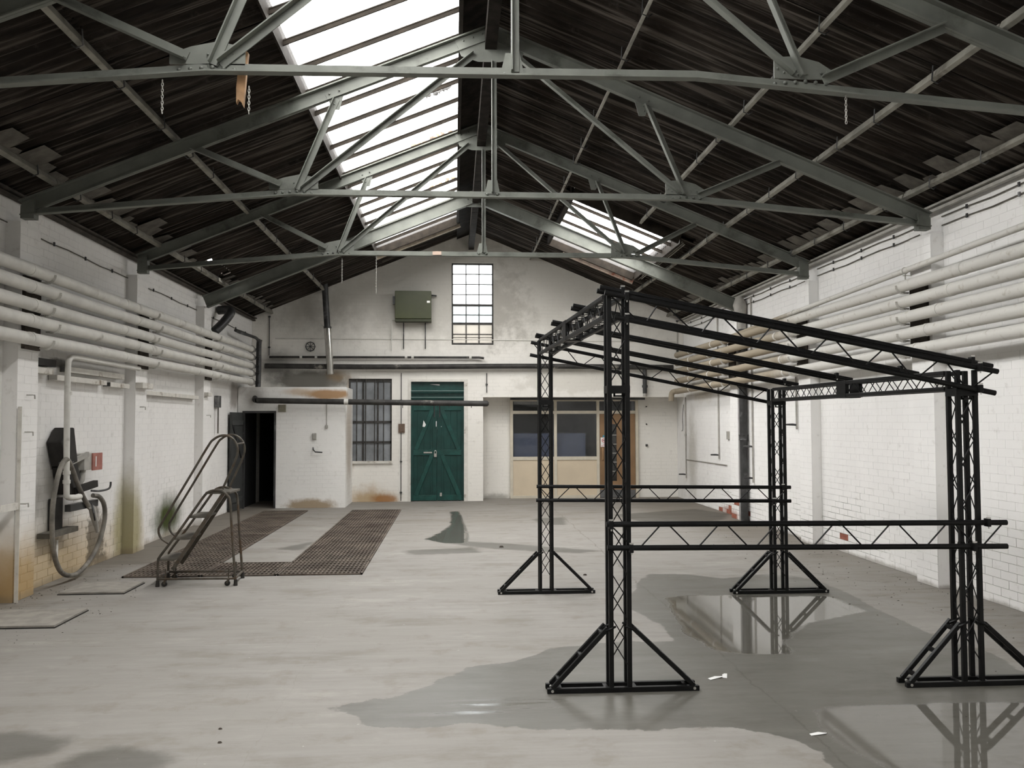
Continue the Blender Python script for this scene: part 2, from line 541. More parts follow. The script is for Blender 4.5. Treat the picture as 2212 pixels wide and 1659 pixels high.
def floor_material():
    m, t, b = nodes('screeded_concrete')
    p = position(t)
    big = noise(t, p, 0.55, 5, 0.6)
    brush = noise(t, scaled(t, p, (1.1, 13, 1)), 1.0, 6, 0.65)
    fine = noise(t, p, 38, 4, 0.6)
    mid = noise(t, p, 3.4, 6, 0.65)

    def attr(n):
        a = t.nodes.new('ShaderNodeAttribute'); a.attribute_name = n
        return a.outputs['Fac']
    c = mix_c(t, ramp(t, brush, 0.3, 0.72), (0.262, 0.247, 0.227), (0.305, 0.29, 0.269))
    c = mix_c(t, ramp(t, big, 0.35, 0.7, 0, 0.55), c, (0.26, 0.244, 0.218))
    c = mix_c(t, ramp(t, mid, 0.52, 0.70, 0, 0.5), c, (0.195, 0.172, 0.142))
    blot = noise(t, scaled(t, p, (0.9, 2.2, 1)), 1.0, 7, 0.7)
    c = mix_c(t, ramp(t, blot, 0.50, 0.68, 0, 0.7), c, (0.205, 0.188, 0.162))
    c = mix_c(t, ramp(t, blot, 0.45, 0.30, 0, 0.7), c, (0.345, 0.328, 0.30))
    c = mix_c(t, ramp(t, fine, 0.62, 0.8, 0, 0.25), c, (0.22, 0.20, 0.17))
    # dirty far and right-hand parts of the slab
    dirt = ramp(t, math_n(t, 'ADD', attr('grime'), math_n(t, 'MULTIPLY', math_n(t, 'SUBTRACT', brush, 0.5), 1.1)), 0.25, 0.95, 0, 0.85)
    c = mix_c(t, dirt, c, (0.145, 0.125, 0.10))
    smear = noise(t, scaled(t, p, (1.5, 4.5, 1)), 1.0, 9, 0.75)
    c = mix_c(t, math_n(t, 'MULTIPLY', ramp(t, smear, 0.55, 0.66), math_n(t, 'MULTIPLY_ADD', attr('grime'), 0.9, 0.12, True)), c, (0.10, 0.088, 0.072))
    speck = noise(t, p, 46, 3, 0.5)
    c = mix_c(t, math_n(t, 'MULTIPLY', ramp(t, speck, 0.70, 0.74), math_n(t, 'MULTIPLY_ADD', attr('grime'), 1.2, 0.1, True)), c, (0.09, 0.08, 0.065))
    c = mix_c(t, ramp(t, noise(t, p, 21, 3, 0.5), 0.74, 0.77, 0, 0.6), c, (0.52, 0.50, 0.47))
    # joints and cracks
    sp = t.nodes.new('ShaderNodeSeparateXYZ'); t.links.new(p, sp.inputs[0])
    wx = math_n(t, 'ADD', sp.outputs[0], math_n(t, 'MULTIPLY', math_n(t, 'SUBTRACT', noise(t, p, 2.0, 6, 0.7), 0.5), 0.16))
    wy = math_n(t, 'ADD', sp.outputs[1], math_n(t, 'MULTIPLY', math_n(t, 'SUBTRACT', noise(t, p, 2.6, 5, 0.7), 0.5), 0.10))
    jn = None
    for src, x0, w, a in ((wx, 1.83, 0.012, 0.75), (wx, -0.985, 0.004, 0.22), (wy, 6.51, 0.007, 0.5), (wx, -1.21, 0.003, 0.2)):
        g = ramp(t, math_n(t, 'ABSOLUTE', math_n(t, 'SUBTRACT', src, x0)), w, w * 0.2, 0, a)
        jn = g if jn is None else math_n(t, 'MAXIMUM', jn, g)
    c = mix_c(t, math_n(t, 'MULTIPLY', jn, ramp(t, mid, 0.35, 0.55, 0.25, 1)), c, (0.16, 0.145, 0.12))
    # water: a crisp damp area, soft spots and standing puddles
    wob = math_n(t, 'MULTIPLY', math_n(t, 'SUBTRACT', noise(t, p, 4.5, 7, 0.68), 0.5), 0.22)
    wet1 = ramp(t, math_n(t, 'ADD', attr('damp'), wob), -0.008, 0.012)
    wet2 = ramp(t, math_n(t, 'ADD', attr('spots'), math_n(t, 'MULTIPLY', wob, 0.8)), -0.10, 0.03, 0, 0.9)
    wet = math_n(t, 'MAXIMUM', wet1, wet2)
    pud = ramp(t, math_n(t, 'ADD', attr('water'), math_n(t, 'MULTIPLY', wob, 0.7)), -0.03, 0.03)
    c = mix_c(t, wet, c, mix_c(t, 1.0, c, (0.45, 0.455, 0.43), 'MULTIPLY'))
    t.links.new(c, b.inputs['Base Color'])
    r = math_n(t, 'MULTIPLY_ADD', wet1, -0.36, 0.78)
    r = math_n(t, 'ADD', r, math_n(t, 'MULTIPLY', math_n(t, 'SUBTRACT', blot, 0.5), 0.3))
    glint = math_n(t, 'MULTIPLY', ramp(t, attr('glint'), -0.05, 0.2), ramp(t, brush, 0.47, 0.60))
    r = math_n(t, 'MULTIPLY_ADD', glint, -0.30, r)
    rr = t.nodes.new('ShaderNodeMix'); rr.data_type = 'FLOAT'
    t.links.new(pud, rr.inputs[0]); t.links.new(r, rr.inputs[2]); rr.inputs[3].default_value = 0.035
    t.links.new(rr.outputs[0], b.inputs['Roughness'])
    b.inputs['Specular IOR Level'].default_value = 0.5
    hgt = math_n(t, 'MULTIPLY', math_n(t, 'ADD', math_n(t, 'MULTIPLY', brush, 0.6), math_n(t, 'MULTIPLY', fine, 0.4)),
                 math_n(t, 'MULTIPLY', math_n(t, 'SUBTRACT', 1.0, pud), math_n(t, 'MULTIPLY_ADD', wet1, -0.6, 1.0)))
    bump(t, b, hgt, 0.14, 0.012)
    return m


M_floor = floor_material()

# ------------------------------------------------------------------ floor
WET = [(-0.72, 5.0), (-0.51, 5.12), (-0.28, 5.25), (-0.14, 5.42), (0.09, 5.79), (0.4, 5.88), (0.6, 6.07), (0.68, 6.22), (0.96, 6.3), (1.31, 6.36), (1.61, 6.34), (1.63, 6.85), (1.56, 7.18), (1.48, 7.55), (1.82, 8.62), (2.03, 9.13), (2.42, 9.1), (2.72, 8.8), (3.24, 9.03), (3.52, 8.87), (3.65, 8.47), (3.65, 7.78), (3.58, 7.2), (3.59, 6.78), (3.57, 6.4), (3.62, 6.19), (3.7, 5.86), (3.6, 5.14), (3.5, 3.9), (3.2, 3.2), (1.9, 3.3), (1.75, 3.99), (1.75, 4.22), (1.67, 4.41), (1.49, 4.54), (1.2, 4.57), (0.96, 4.54), (0.7, 4.6), (0.48, 4.6), (0.29, 4.63), (0.05, 4.74), (-0.2, 4.66), (-0.37, 4.69), (-0.47, 4.74), (-0.56, 4.89)]
PUD1 = [(1.93, 7.92), (2.21, 8.0), (3.42, 7.84), (3.46, 7.21), (2.82, 6.84), (2.4, 6.3), (2.34, 5.91), (1.85, 6.0), (1.74, 6.54), (1.82, 7.16)]
PUD2 = [(2.01, 4.82), (2.38, 4.84), (3.4, 4.84), (3.5, 4.2), (3.0, 3.6), (2.07, 3.7), (1.9, 4.33), (1.94, 4.6)]
PUD3 = [(-0.05, 15.74), (0.07, 15.73), (0.14, 13.93), (0.18, 12.25), (0.14, 11.65), (-0.13, 11.67), (-0.39, 12.06), (-0.24, 12.54), (-0.04, 13.64)]
PUD4 = [(-0.33, 12.29), (0.12, 11.78), (0.72, 11.51), (1.06, 11.27), (1.77, 10.8), (1.52, 10.67), (1.02, 10.86), (0.63, 11.06), (0.11, 11.43)]
PUD5 = [(0.1, 4.86), (0.35, 5.1), (0.55, 5.0), (0.35, 4.75)]
SPOTS = [[(-2.42, 4.7), (-2.17, 4.72), (-1.98, 4.61), (-1.97, 4.49), (-2.07, 4.38), (-2.3, 4.3)],
         [(-1.83, 4.3), (-1.79, 4.41), (-1.64, 4.48), (-1.43, 4.39), (-1.38, 4.3), (-1.4, 4.15), (-1.8, 4.1)],
         [(2.77, 14.94), (4.38, 15.75), (4.7, 14.9), (4.37, 14.08), (3.78, 13.61), (2.98, 14.0)],
         [(1.3, 14.4), (1.8, 14.6), (1.7, 13.6), (1.45, 13.6)],
         [(-0.6, 11.0), (0.2, 11.2), (0.3, 10.8), (-0.5, 10.7)], PUD4,
         [(-2.2, 11.3), (-1.9, 11.9), (-1.95, 11.2)]]


def inside_sd(P, poly):
    """signed distance, positive inside"""
    A = np.array(poly, float); B = np.roll(A, -1, 0)
    d2 = np.full(len(P), 1e9); ins = np.zeros(len(P), bool)
    for a, b_ in zip(A, B):
        ab = b_ - a
        tt = np.clip(((P - a) @ ab) / (ab @ ab + 1e-12), 0, 1)
        q = P - (a + tt[:, None] * ab)
        d2 = np.minimum(d2, (q ** 2).sum(1))
        c = (a[1] > P[:, 1]) != (b_[1] > P[:, 1])
        with np.errstate(divide='ignore', invalid='ignore'):
            xi = (b_[0] - a[0]) * (P[:, 1] - a[1]) / (b_[1] - a[1]) + a[0]
        ins ^= c & (P[:, 0] < xi)
    d = np.sqrt(d2)
    return np.where(ins, d, -d)


gx = np.arange(-4.3, 5.01, 0.06); gy = np.concatenate([np.arange(-6, 2.5, 0.5), np.arange(2.5, 19.2, 0.06)])
GX, GY = np.meshgrid(gx, gy)
P2 = np.stack([GX.ravel(), GY.ravel()], 1)
nx, ny = len(gx), len(gy)
me = bpy.data.meshes.new('floor')
idx = np.arange(nx * ny).reshape(ny, nx)
quads = np.stack([idx[:-1, :-1], idx[:-1, 1:], idx[1:, 1:], idx[1:, :-1]], -1).reshape(-1, 4)
me.from_pydata(np.column_stack([P2, np.zeros(len(P2))]).tolist(), [], quads.tolist())


def attribute(name, val):
    a = me.attributes.new(name, 'FLOAT', 'POINT')
    a.data.foreach_set('value', np.clip(val, -1, 1).astype(np.float32))


water = np.max([inside_sd(P2, q) for q in (PUD1, PUD2, PUD3)], 0)
attribute('damp', np.max([inside_sd(P2, WET), inside_sd(P2, PUD3) + 0.03], 0))
attribute('spots', np.max([inside_sd(P2, q) for q in SPOTS], 0))
attribute('water', water)
attribute('glint', inside_sd(P2, [(-0.35, 4.85), (0.0, 5.15), (0.75, 5.2), (0.75, 4.78), (0.1, 4.75)]))
gr = np.clip((P2[:, 1] - 9.5) / 9, 0, 0.55) + np.clip((P2[:, 0] - 3.2) / 2.0, 0, 0.55) + np.clip((-3.1 - P2[:, 0]) / 1.2, 0, 0.6)
gr += np.clip((-3.35 - P2[:, 0]) / 0.35, 0, 1) * (P2[:, 1] > 10.2) * 0.7
attribute('grime', gr)
floor = bpy.data.objects.new('floor', me); COL.objects.link(floor)
me.materials.append(M_floor)
struct(floor, 'pale screeded concrete floor with wet patches')

# ------------------------------------------------------------------ side walls with bricks


def in_frame(x, y, z):
    c, s = math.cos(YAW), math.sin(YAW)
    a, d, h = x * c - y * s, x * s + y * c, z - EYE
    cp, sp_ = math.cos(PITCH), math.sin(PITCH)
    dd, hh = d * cp + h * sp_, -d * sp_ + h * cp
    if dd < 0.1: return None
    u, v = 1106 + F_PX * a / dd, 829.5 - F_PX * hh / dd
    return (u, v) if 0 < u < 2212 and 0 < v < 1659 else None


def side_wall(name, face, pil, sgn, mat, label, red, mortar):
    """face: wall plane x; pil: pilaster plane x; sgn: direction into the room"""
    m = MB()
    back = face - sgn * 0.35
    mort = face - sgn * 0.0025
    m.box(min(back, mort), max(back, mort), -6.0, 19.0, -0.02, 3.70)
    pmort = pil - sgn * 0.0025
    for ty in [2.46] + TY:
        m.box(min(back, pmort), max(back, pmort), ty - 0.03, ty + 0.36, -0.02, 3.44)
    w = struct(obj(name, m, mortar), label)
    w.data.materials.append(mat)
    for pf in w.data.polygons:
        if abs(pf.normal.x) < 0.5: pf.material_index = 1
    spans = [(4.0, TY[0] - 0.035), (TY[0] + 0.365, TY[1] - 0.035), (TY[1] + 0.365, TY[2] - 0.035), (TY[2] + 0.365, TY[3] - 0.035), (TY[3] + 0.365, 17.78)]
    cells = []
    for r in range(48):
        z0 = 0.003 + r * 0.0755
        for (a, b_) in spans:
            y = a
            first = 0.1125 if r % 2 else 0.225
            while y < b_ - 0.03:
                e = min(y + first, b_); first = 0.225
                cells.append((y, e, z0, z0 + 0.0695, face)); y = e
        if z0 < 3.36:
            for ty in TY:
                a, b_ = ty - 0.03, ty + 0.36
                y = a; first = 0.26 if r % 2 else 0.13
                while y < b_ - 0.01:
                    e = min(y + first, b_); first = 0.26
                    cells.append((y, e, z0, z0 + 0.0695, pil)); y = e
    score = []
    for i, (a, b_, z0, z1, f) in enumerate(cells):
        q = [in_frame(f, y, z) for y in (a, b_) for z in (z0, z1)]
        if None in q or z0 > 2.1 or b_ - a < 0.08:
            continue
        us, vs = [k[0] for k in q], [k[1] for k in q]
        score.append(((max(us) - min(us)) * (max(vs) - min(vs)), i))
    single = set(i for _, i in sorted(score, reverse=True)[:290])
    rest = MB()
    shared = {}
    for i, (a, b_, z0, z1, f) in enumerate(cells):
        low = z0 < 0.55 + 0.25 * math.sin(a * 2.1)
        prd = f + sgn * (random.uniform(-0.001, 0.0015) if low else random.uniform(-0.0003, 0.0003))
        gp = 0.0038 if low else 0.0012
        z1 = z0 + (0.0695 if low else 0.0728)
        inn = f - sgn * 0.03
        isred = any(abs((a + b_) / 2 - ry) < 0.115 and abs((z0 + z1) / 2 - rz) < 0.037 for ry, rz in red)
        if i in single or isred:
            key = (round(b_ - a, 3), isred, low)
            if key not in shared:
                L = (b_ - a) - 2 * gp
                mb = MB().box(-0.016, 0.016, -L / 2, L / 2, 0, z1 - z0)
                bm_, c = mb.mesh('brick'); bm_.materials.append(M_brickred if isred else mat)
                shared[key] = bm_
            o = bpy.data.objects.new('brick', shared[key]); COL.objects.link(o)
            o.parent = w
            o.location = Vector((prd - sgn * 0.016, (a + b_) / 2, z0)) - w.location
            if isred: o['label'] = 'bare red brick with the paint gone'
        else:
            x0, x1 = min(prd, inn), max(prd, inn)
            rest.box(x0, x1, a + gp, b_ - gp, z0, z1)
    ro = obj('brickwork', rest, mat, w)
    ro['kind'] = 'stuff'
    return w


wall_left = side_wall('wall_left', XL, PL, 1, M_left, 'whitewashed brick side wall stained ochre low down behind the hose', [], M_leftm)
wall_right = side_wall('wall_right', XR, PR, -1, M_right, 'whitewashed brick side wall behind the black gantry frame',
                       [(10.38, 0.19), (13.95, 0.11), (14.0, 0.26), (14.15, 0.04), (14.6, 0.04), (14.9, 0.115), (15.3, 0.04), (15.0, 0.04), (14.35, 0.19)], M_rightm)

# rear wall behind the viewer
m = MB(); m.box(-4.4, 5.1, -6.3, -6.0, 0, 5.6)
struct(obj('wall_front', m, M_right), 'whitewashed end wall facing the gable wall')

# ------------------------------------------------------------------ gable wall
WIN = (-0.055, 0.80, 3.18, 4.865)
WIN2 = (-2.135, -1.264, 0.79, 2.485)
DOOR = (-0.925, 0.27, 0.0, 2.47)
REC = (0.585, 4.75, 0.0, 2.11)
PASS = (-3.96, -3.34, 0.0, 1.82)
xs = sorted({-4.06, -3.96, -3.34, -2.135, -1.264, -0.925, -0.055, 0.27, XK, 0.585, 0.80, 4.75})
zs = sorted({0.0, 0.79, 1.82, 2.11, 2.47, 2.485, 3.18, 3.6})
m = MB()
for xa, xb in zip(xs[:-1], xs[1:]):
    xm = (xa + xb) / 2
    for za_, zb in zip(zs[:-1], zs[1:]):
        zm = (za_ + zb) / 2
        if any(o_[0] < xm < o_[1] and o_[2] < zm < o_[3] for o_ in (WIN, WIN2, DOOR, REC, PASS)):
            continue
        m.box(xa, xb, YB, YB + 0.3, za_, zb)
    lo = 4.865 if WIN[0] < xm < WIN[1] else 3.6
    m.prism([(xa, lo), (xb, lo), (xb, roof_z(xb, 0.2)), (xa, roof_z(xa, 0.2))], YB, YB + 0.3)
m.box(0.585, 1.195, 18.36, 18.6, 0, 2.12)            # recess back, both sides of the screen
m.box(3.88, 4.75, 18.36, 18.6, 0, 2.12)
m.box(0.335, 0.585, YB + 0.3, 18.6, 0, 2.12)         # recess cheek
m.box(0.585, 4.75, YB + 0.3, 18.6, 2.11, 2.4)        # recess soffit
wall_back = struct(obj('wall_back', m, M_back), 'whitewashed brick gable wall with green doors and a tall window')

# low projecting store built against the gable
m = MB()
for (a, b_, c, d) in ((-4.05, -3.96, 0, 2.27), (-3.34, -2.05, 0, 2.27), (-3.96, -3.34, 1.82, 2.27)):
    m.box(a, b_, 16.65, 16.85, c, d)
m.box(-2.25, -2.05, 16.85, YB, 0, 2.12)
m.box(-4.05, -2.05, 16.85, YB, 2.12, 2.27)
struct(obj('wall_store', m, M_block), 'low whitewashed store wall with an open black doorway')
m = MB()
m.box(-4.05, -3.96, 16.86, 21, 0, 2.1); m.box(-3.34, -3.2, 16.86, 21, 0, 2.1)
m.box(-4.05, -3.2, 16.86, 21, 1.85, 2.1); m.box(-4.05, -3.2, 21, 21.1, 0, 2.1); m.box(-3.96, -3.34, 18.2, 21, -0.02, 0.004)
struct(obj('wall_passage', m, M_dark), 'dark passage behind the open doorway')  # near-black walls and added depth stand in for the unlit interior
# dark office behind the screen
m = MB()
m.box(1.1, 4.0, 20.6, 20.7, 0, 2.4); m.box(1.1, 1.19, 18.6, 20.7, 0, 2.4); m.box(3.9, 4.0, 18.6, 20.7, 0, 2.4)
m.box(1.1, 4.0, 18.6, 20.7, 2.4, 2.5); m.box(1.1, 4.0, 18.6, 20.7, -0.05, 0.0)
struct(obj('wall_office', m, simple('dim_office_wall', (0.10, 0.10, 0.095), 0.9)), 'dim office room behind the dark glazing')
# room behind the barred window and green doors
m = MB(); m.box(-2.4, 0.4, 18.35, 18.4, 0, 2.8)
struct(obj('wall_yard', m, simple('pale_yard_wall', (0.45, 0.46, 0.48), 0.9)), 'grey wall close behind the barred window')


# ------------------------------------------------------------------ roof covering (ceiling)
def cover(x0, x1, y0, y1):
    return [(x0, y0), (x1, y0), (x1, y1), (x0, y1)]


m = MB()


def slab(x0, x1, y0, y1, dz=0.175, th=0.05):
    for_pts = [(x0, roof_z(x0, dz)), (x1, roof_z(x1, dz)), (x1, roof_z(x1, dz + th)), (x0, roof_z(x0, dz + th))]
    m.prism(for_pts, y0, y1)


slab(-4.5, -3.66, -6.3, 18.2); slab(-3.48, -1.46, -6.3, 18.2)  # opaque cover added above the sheets to stop sky leaking through gaps
slab(-3.66, -3.48, -6.3, 12.66); slab(-3.66, -3.48, 13.9, 18.2)
slab(-1.46, 0.06, -6.3, -4.0); slab(-1.46, 0.06, 16.1, 18.2)
slab(0.06, XK, -6.3, 18.2); slab(XK, 1.72, -6.3, 18.2)
slab(1.72, 3.3, -6.3, 12.45); slab(1.72, 3.3, 15.75, 18.2); slab(3.3, 5.2, -6.3, 18.2)
ceiling = struct(obj('ceiling', m, M_roof), 'dark pitched roof of sooty corrugated sheets')
WAVE, PER = 0.019, 0.13


def sheet_mesh(x0, x1, waves):
    n = waves * 8
    ys = np.linspace(-0.02, waves * PER + 0.02, n + 1)
    v, f = [], []
    for i, y in enumerate(ys):
        dz = WAVE * math.sin(2 * PI * y / PER)
        for x in (x0, x1):
            v.append((x, y, roof_z(x, 0.125) + dz))
    for i in range(n):
        f.append((2 * i, 2 * i + 1, 2 * i + 3, 2 * i + 2))
    me = bpy.data.meshes.new('corrugated_sheet')
    c = Vector(((x0 + x1) / 2, 0, roof_z((x0 + x1) / 2)))
    me.from_pydata([Vector(p) - c for p in v], [], f)
    me.polygons.foreach_set('use_smooth', [True] * len(me.polygons))
    me.materials.append(M_roof)
    return me, c


def sheets(x0, x1, y0, y1, waves=6, skip=()):
    me, c = sheet_mesh(x0, x1, waves)
    y = y0; k = 0
    while y < y1 - 0.05:
        if not any(abs(y - s_) < 0.35 for s_ in skip):
            o = bpy.data.objects.new('corrugated_sheet', me); COL.objects.link(o)
            o.parent = ceiling
            dz = random.uniform(-0.006, 0.006)
            o.location = c + Vector((0, y, dz)) - ceiling.location
        y += waves * PER; k += 1


for (a, b_) in ((XK + 0.02, 1.64), (1.55, 2.78), (2.68, 3.62), (3.52, 4.5), (4.38, 5.0)):
    if b_ < 1.7 or a > 3.3:
        sheets(a, b_, 3.0, 17.8)
    elif a < 1.6:
        sheets(a, 1.74, 12.6, 15.6); sheets(a, b_, 3.0, 12.2); sheets(a, b_, 15.8, 17.7)
    else:
        sheets(a, b_, 3.0, 12.2) if b_ < 3.3 else sheets(a, b_, 3.0, 12.2)
        sheets(a, b_, 15.8, 17.7)
        if b_ > 3.3: sheets(3.28, b_, 12.6, 15.6)
for (a, b_) in ((-2.68, -1.44), (-3.74, -2.58), (-4.3, -3.62)):
    sheets(a, b_, 3.0, 17.8, skip=(12.36, 13.14) if a == -3.74 else ())
me_, c_ = sheet_mesh(-3.51, -2.58, 6)
o = bpy.data.objects.new('corrugated_sheet', me_); COL.objects.link(o); o.parent = ceiling
o.location = c_ + Vector((0, 12.36, 0)) - ceiling.location
o = copy_part(o, ceiling, (0, 0.78, 0))
me_, c_ = sheet_mesh(-3.74, -3.49, 6)
for y_ in (11.96, 12.93):
    o = bpy.data.objects.new('corrugated_sheet', me_); COL.objects.link(o); o.parent = ceiling
    o.location = c_ + Vector((0, y_, 0)) - ceiling.location
sheets(-1.5, XK, 16.15, 17.8)
# ridge capping boards
m = MB()
m.prism([(0.05, roof_z(0.05, 0.04)), (XK, roof_z(XK, 0.04)), (XK, roof_z(XK, 0.15)), (0.05, roof_z(0.05, 0.15))], 3.0, 17.75)
obj('ridge_board', m, M_ridge, ceiling)
m = MB()
for y in np.arange(3.2, 17.7, 1.9):
    m.box(0.29, 0.40, y, y + 1.88, 5.14, 5.30)
tag(obj('ridge_beam', m, M_ridge), 'dark rough timber beam hung just under the roof ridge', 'beam')


# ------------------------------------------------------------------ skylights
def skylight(name, x0, x1, y0, y1, pitch, start, label):
    m = MB()
    s = 1 if x0 > XK else -1
    lowx, hix = (x1, x0) if s > 0 else (x0, x1)
    for x, w_ in ((lowx, 0.02), (hix, 0.04)):
        z = roof_z(x, 0.085)
        m.bar((x, y0, z), (x, y1, z), w_, 0.19)
    for y in (y0, y1):
        m.bar((x0, y, roof_z(x0, 0.085)), (x1, y, roof_z(x1, 0.085)), 0.05, 0.21, up=(0, 0, 1))
    root = struct(obj(name, m, M_bar), label)
    ys = [y0]
    y = start
    while y - pitch > y0: y -= pitch
    while y < y1 - 0.1:
        if y > y0 + 0.1: ys.append(y)
        y += pitch
    ys.append(y1)
    bar_me = pane_me = None
    for i, y in enumerate(ys):
        if 0 < i < len(ys) - 1:
            if bar_me is None:
                mb = MB().bar((x0, y, roof_z(x0, 0.07)), (x1, y, roof_z(x1, 0.07)), 0.018, 0.034)
                mb.bar((x0, y, roof_z(x0, 0.095)), (x1, y, roof_z(x1, 0.095)), 0.028, 0.010)
                b0 = obj('glazing_bar', mb, M_bar, root); y_b = y; bar_me = b0
            else:
                copy_part(bar_me, root, (0, y - y_b, 0))
        if i < len(ys) - 1:
            a, e = ys[i] + 0.004, ys[i + 1] - 0.004
            mb = MB()
            mb.add([(x0, a, roof_z(x0, 0.11)), (x1, a, roof_z(x1, 0.11)), (x1, e, roof_z(x1, 0.11)), (x0, e, roof_z(x0, 0.11))], [(0, 1, 2, 3)])
            obj('glass_pane', mb, M_sky, root)
    return root


skylight('window_2', -1.44, 0.06, -4.0, 16.1, 0.558, 7.27, 'long patent-glazed rooflight along the ridge with dark bars')
skylight('window_3', 1.72, 3.3, 12.45, 15.75, 0.56, 13.0, 'short rooflight in the opposite slope near the gable')
# boards closing the ends of the rooflights
m = MB()
m.bar((-1.45, 16.22, roof_z(-1.45, -0.02)), (0.1, 16.22, roof_z(0.1, -0.02)), 0.05, 0.10)
tag(obj('trimmer_board', m, simple('pale_trimmer', (0.42, 0.36, 0.28), 0.8, var=0.25)), 'pale weathered board closing the far end of the long rooflight', 'board')
m = MB()
m.bar((2.0, 15.86, roof_z(2.0, -0.02)), (3.3, 15.86, roof_z(3.3, -0.02)), 0.05, 0.10)
tag(obj('trimmer_board', m, simple('pale_trimmer_peeling', (0.46, 0.37, 0.30), 0.8, var=0.3, dirt=(0.3, 0.07, 0.03), dirt_amt=0.3)), 'pale peeling board closing the far end of the short rooflight', 'board')
m = MB()
for k in range(5):
    m.bar((3.30 + 0.018 * k, 12.5, roof_z(3.30 + 0.018 * k, 0.06 - 0.012 * k)), (3.31 + 0.018 * k, 15.7 - 0.2 * (k % 3), roof_z(3.31 + 0.018 * k, 0.05 - 0.012 * k)), 0.014, 0.01)
tag(obj('splintered_lath', m, M_purlin), 'splintered pale laths along the lower edge of the short rooflight', 'lath')
# leaf litter lying on the glass
for (x, y, r, lab) in ((-0.30, 11.3, 0.17, 'brown clump of dead leaves on the rooflight glass above the second truss'),
                       (-0.22, 13.55, 0.15, 'long brown drift of dead leaves on the rooflight glass beyond the third truss'),
                       (-0.25, 9.75, 0.12, 'dark mossy clump on the rooflight glass close to the ridge')):
    mb = MB()
    for k in range(60):
        a = random.uniform(0, 2 * PI); q = random.random() ** 0.5 * r
        px, py = x + q * math.cos(a) * 1.6, y + q * math.sin(a) * 0.5
        pz = roof_z(px, 0.118) + random.uniform(0, 0.012)
        w_ = random.uniform(0.02, 0.05)
        c_ = Vector((px, py, pz + w_ * 0.5))
        d1 = Vector((random.uniform(-1, 1), random.uniform(-1, 1), random.uniform(-0.4, 0.4))).normalized()
        d2 = d1.cross(Vector((random.uniform(-1, 1), random.uniform(-1, 1), random.uniform(-1, 1)))).normalized()
        mb.add([c_ + d1 * w_, c_ + d2 * w_ * 0.6, c_ - d1 * w_, c_ - d2 * w_ * 0.6], [(0, 1, 2, 3)])
    o = tag(obj('leaf_litter', mb, M_leaf if 'moss' not in lab else M_timber), lab, 'leaves')
    o['kind'] = 'stuff'

# ------------------------------------------------------------------ purlins
PURL = [(1.57, 0.03, 0.07, 'slim roof purlin next to the ridge on the slope above the gantry'),
        (2.71, 0.035, 0.07, 'second roof purlin below the ridge on the slope above the gantry'),
        (3.56, 0.04, 0.07, 'third roof purlin below the ridge on the slope above the gantry'),
        (4.42, 0.045, 0.07, 'eaves purlin just above the wall with the cream and tan pipes'),
        (-2.61, 0.045, 0.08, 'upper roof purlin on the slope below the long rooflight'),
        (-3.68, 0.05, 0.08, 'eaves purlin above the wall with the hose')]
for (x, w_, h_, lab) in PURL:
    z = roof_z(x, 0.05)
    nrm = Vector((SL * (1 if x > XK else -1), 0, 1)).normalized()
    root = thing('purlin', (x, 3.0, z), lab, 'purlin', 'roof purlins')
    brk = [3.0] + [t_ + 0.05 for t_ in TY] + [17.8]
    y_end = 17.8
    if abs(x - 2.71) < 0.01:
        brk = [3.0, TY[0] + 0.05, TY[1] + 0.05, TY[2] + 0.05, 12.42]
    for a, b_ in zip(brk[:-1], brk[1:]):
        mb = MB().bar((x, a + 0.01, z), (x, b_ - 0.01, z), w_, h_, up=nrm)
        obj('purlin_length', mb, M_purlin, root, bevel=0.004)
    first = None
    for y in np.arange(6.1, brk[-1] - 0.2, 0.83):
        s_ = 1 if x > XK else -1
        if first is None:
            mb = MB().tube([(x - s_ * 0.04, y, z + 0.06), (x - s_ * 0.045, y + 0.01, z - 0.05), (x + s_ * 0.01, y + 0.03, z - 0.062), (x + s_ * 0.05, y + 0.05, z - 0.03)], 0.006, 5)
            first = obj('hook_bolt', mb, M_iron, root); y_f = y
        else:
            copy_part(first, root, (0, y - y_f + random.uniform(-0.1, 0.1), 0))
# loose pale sheet edges along the eaves
m = MB()
for s_, x, ya in ((1, 4.40, 5.2), (-1, -3.66, 6.2)):
    y = ya
    while y < 17.2:
        a = random.uniform(0.16, 0.34)
        d = random.choice((0.06, 0.10, 0.15, 0.20, 0.24)) * random.uniform(0.7, 1.1)
        if not (s_ < 0 and 12.3 < y < 13.8):
            x1 = x - s_ * d
            dz = random.uniform(0.0, 0.025)
            m.add([(x, y, roof_z(x, 0.06)), (x1, y + random.uniform(0, 0.06), roof_z(x1, 0.075 - dz)), (x1, y + a, roof_z(x1, 0.085 - dz)), (x, y + a + 0.02, roof_z(x, 0.065))], [(0, 1, 2, 3)])
        y += a + random.choice((0.0, 0.0, 0.02, 0.12))
ro = obj('torn_lining', m, simple('torn_grey_lining', (0.11, 0.10, 0.085), 0.85, var=0.3), ceiling)
ro['kind'] = 'stuff'

# wall-head strips
for s_, x, lab in ((1, 4.70, 'right'), (-1, -4.02, 'left')):
    m = MB()
    m.bar((x, -6, 3.66), (x, 17.8, 3.66), 0.05, 0.03)
    m.bar((x + s_ * 0.0, -6, 3.70), (x, 17.8, 3.70), 0.10, 0.02)
    struct(obj('trim_1' if s_ > 0 else 'trim_2', m, M_lightgrey if s_ > 0 else M_timber), 'thin strip along the head of the side wall')


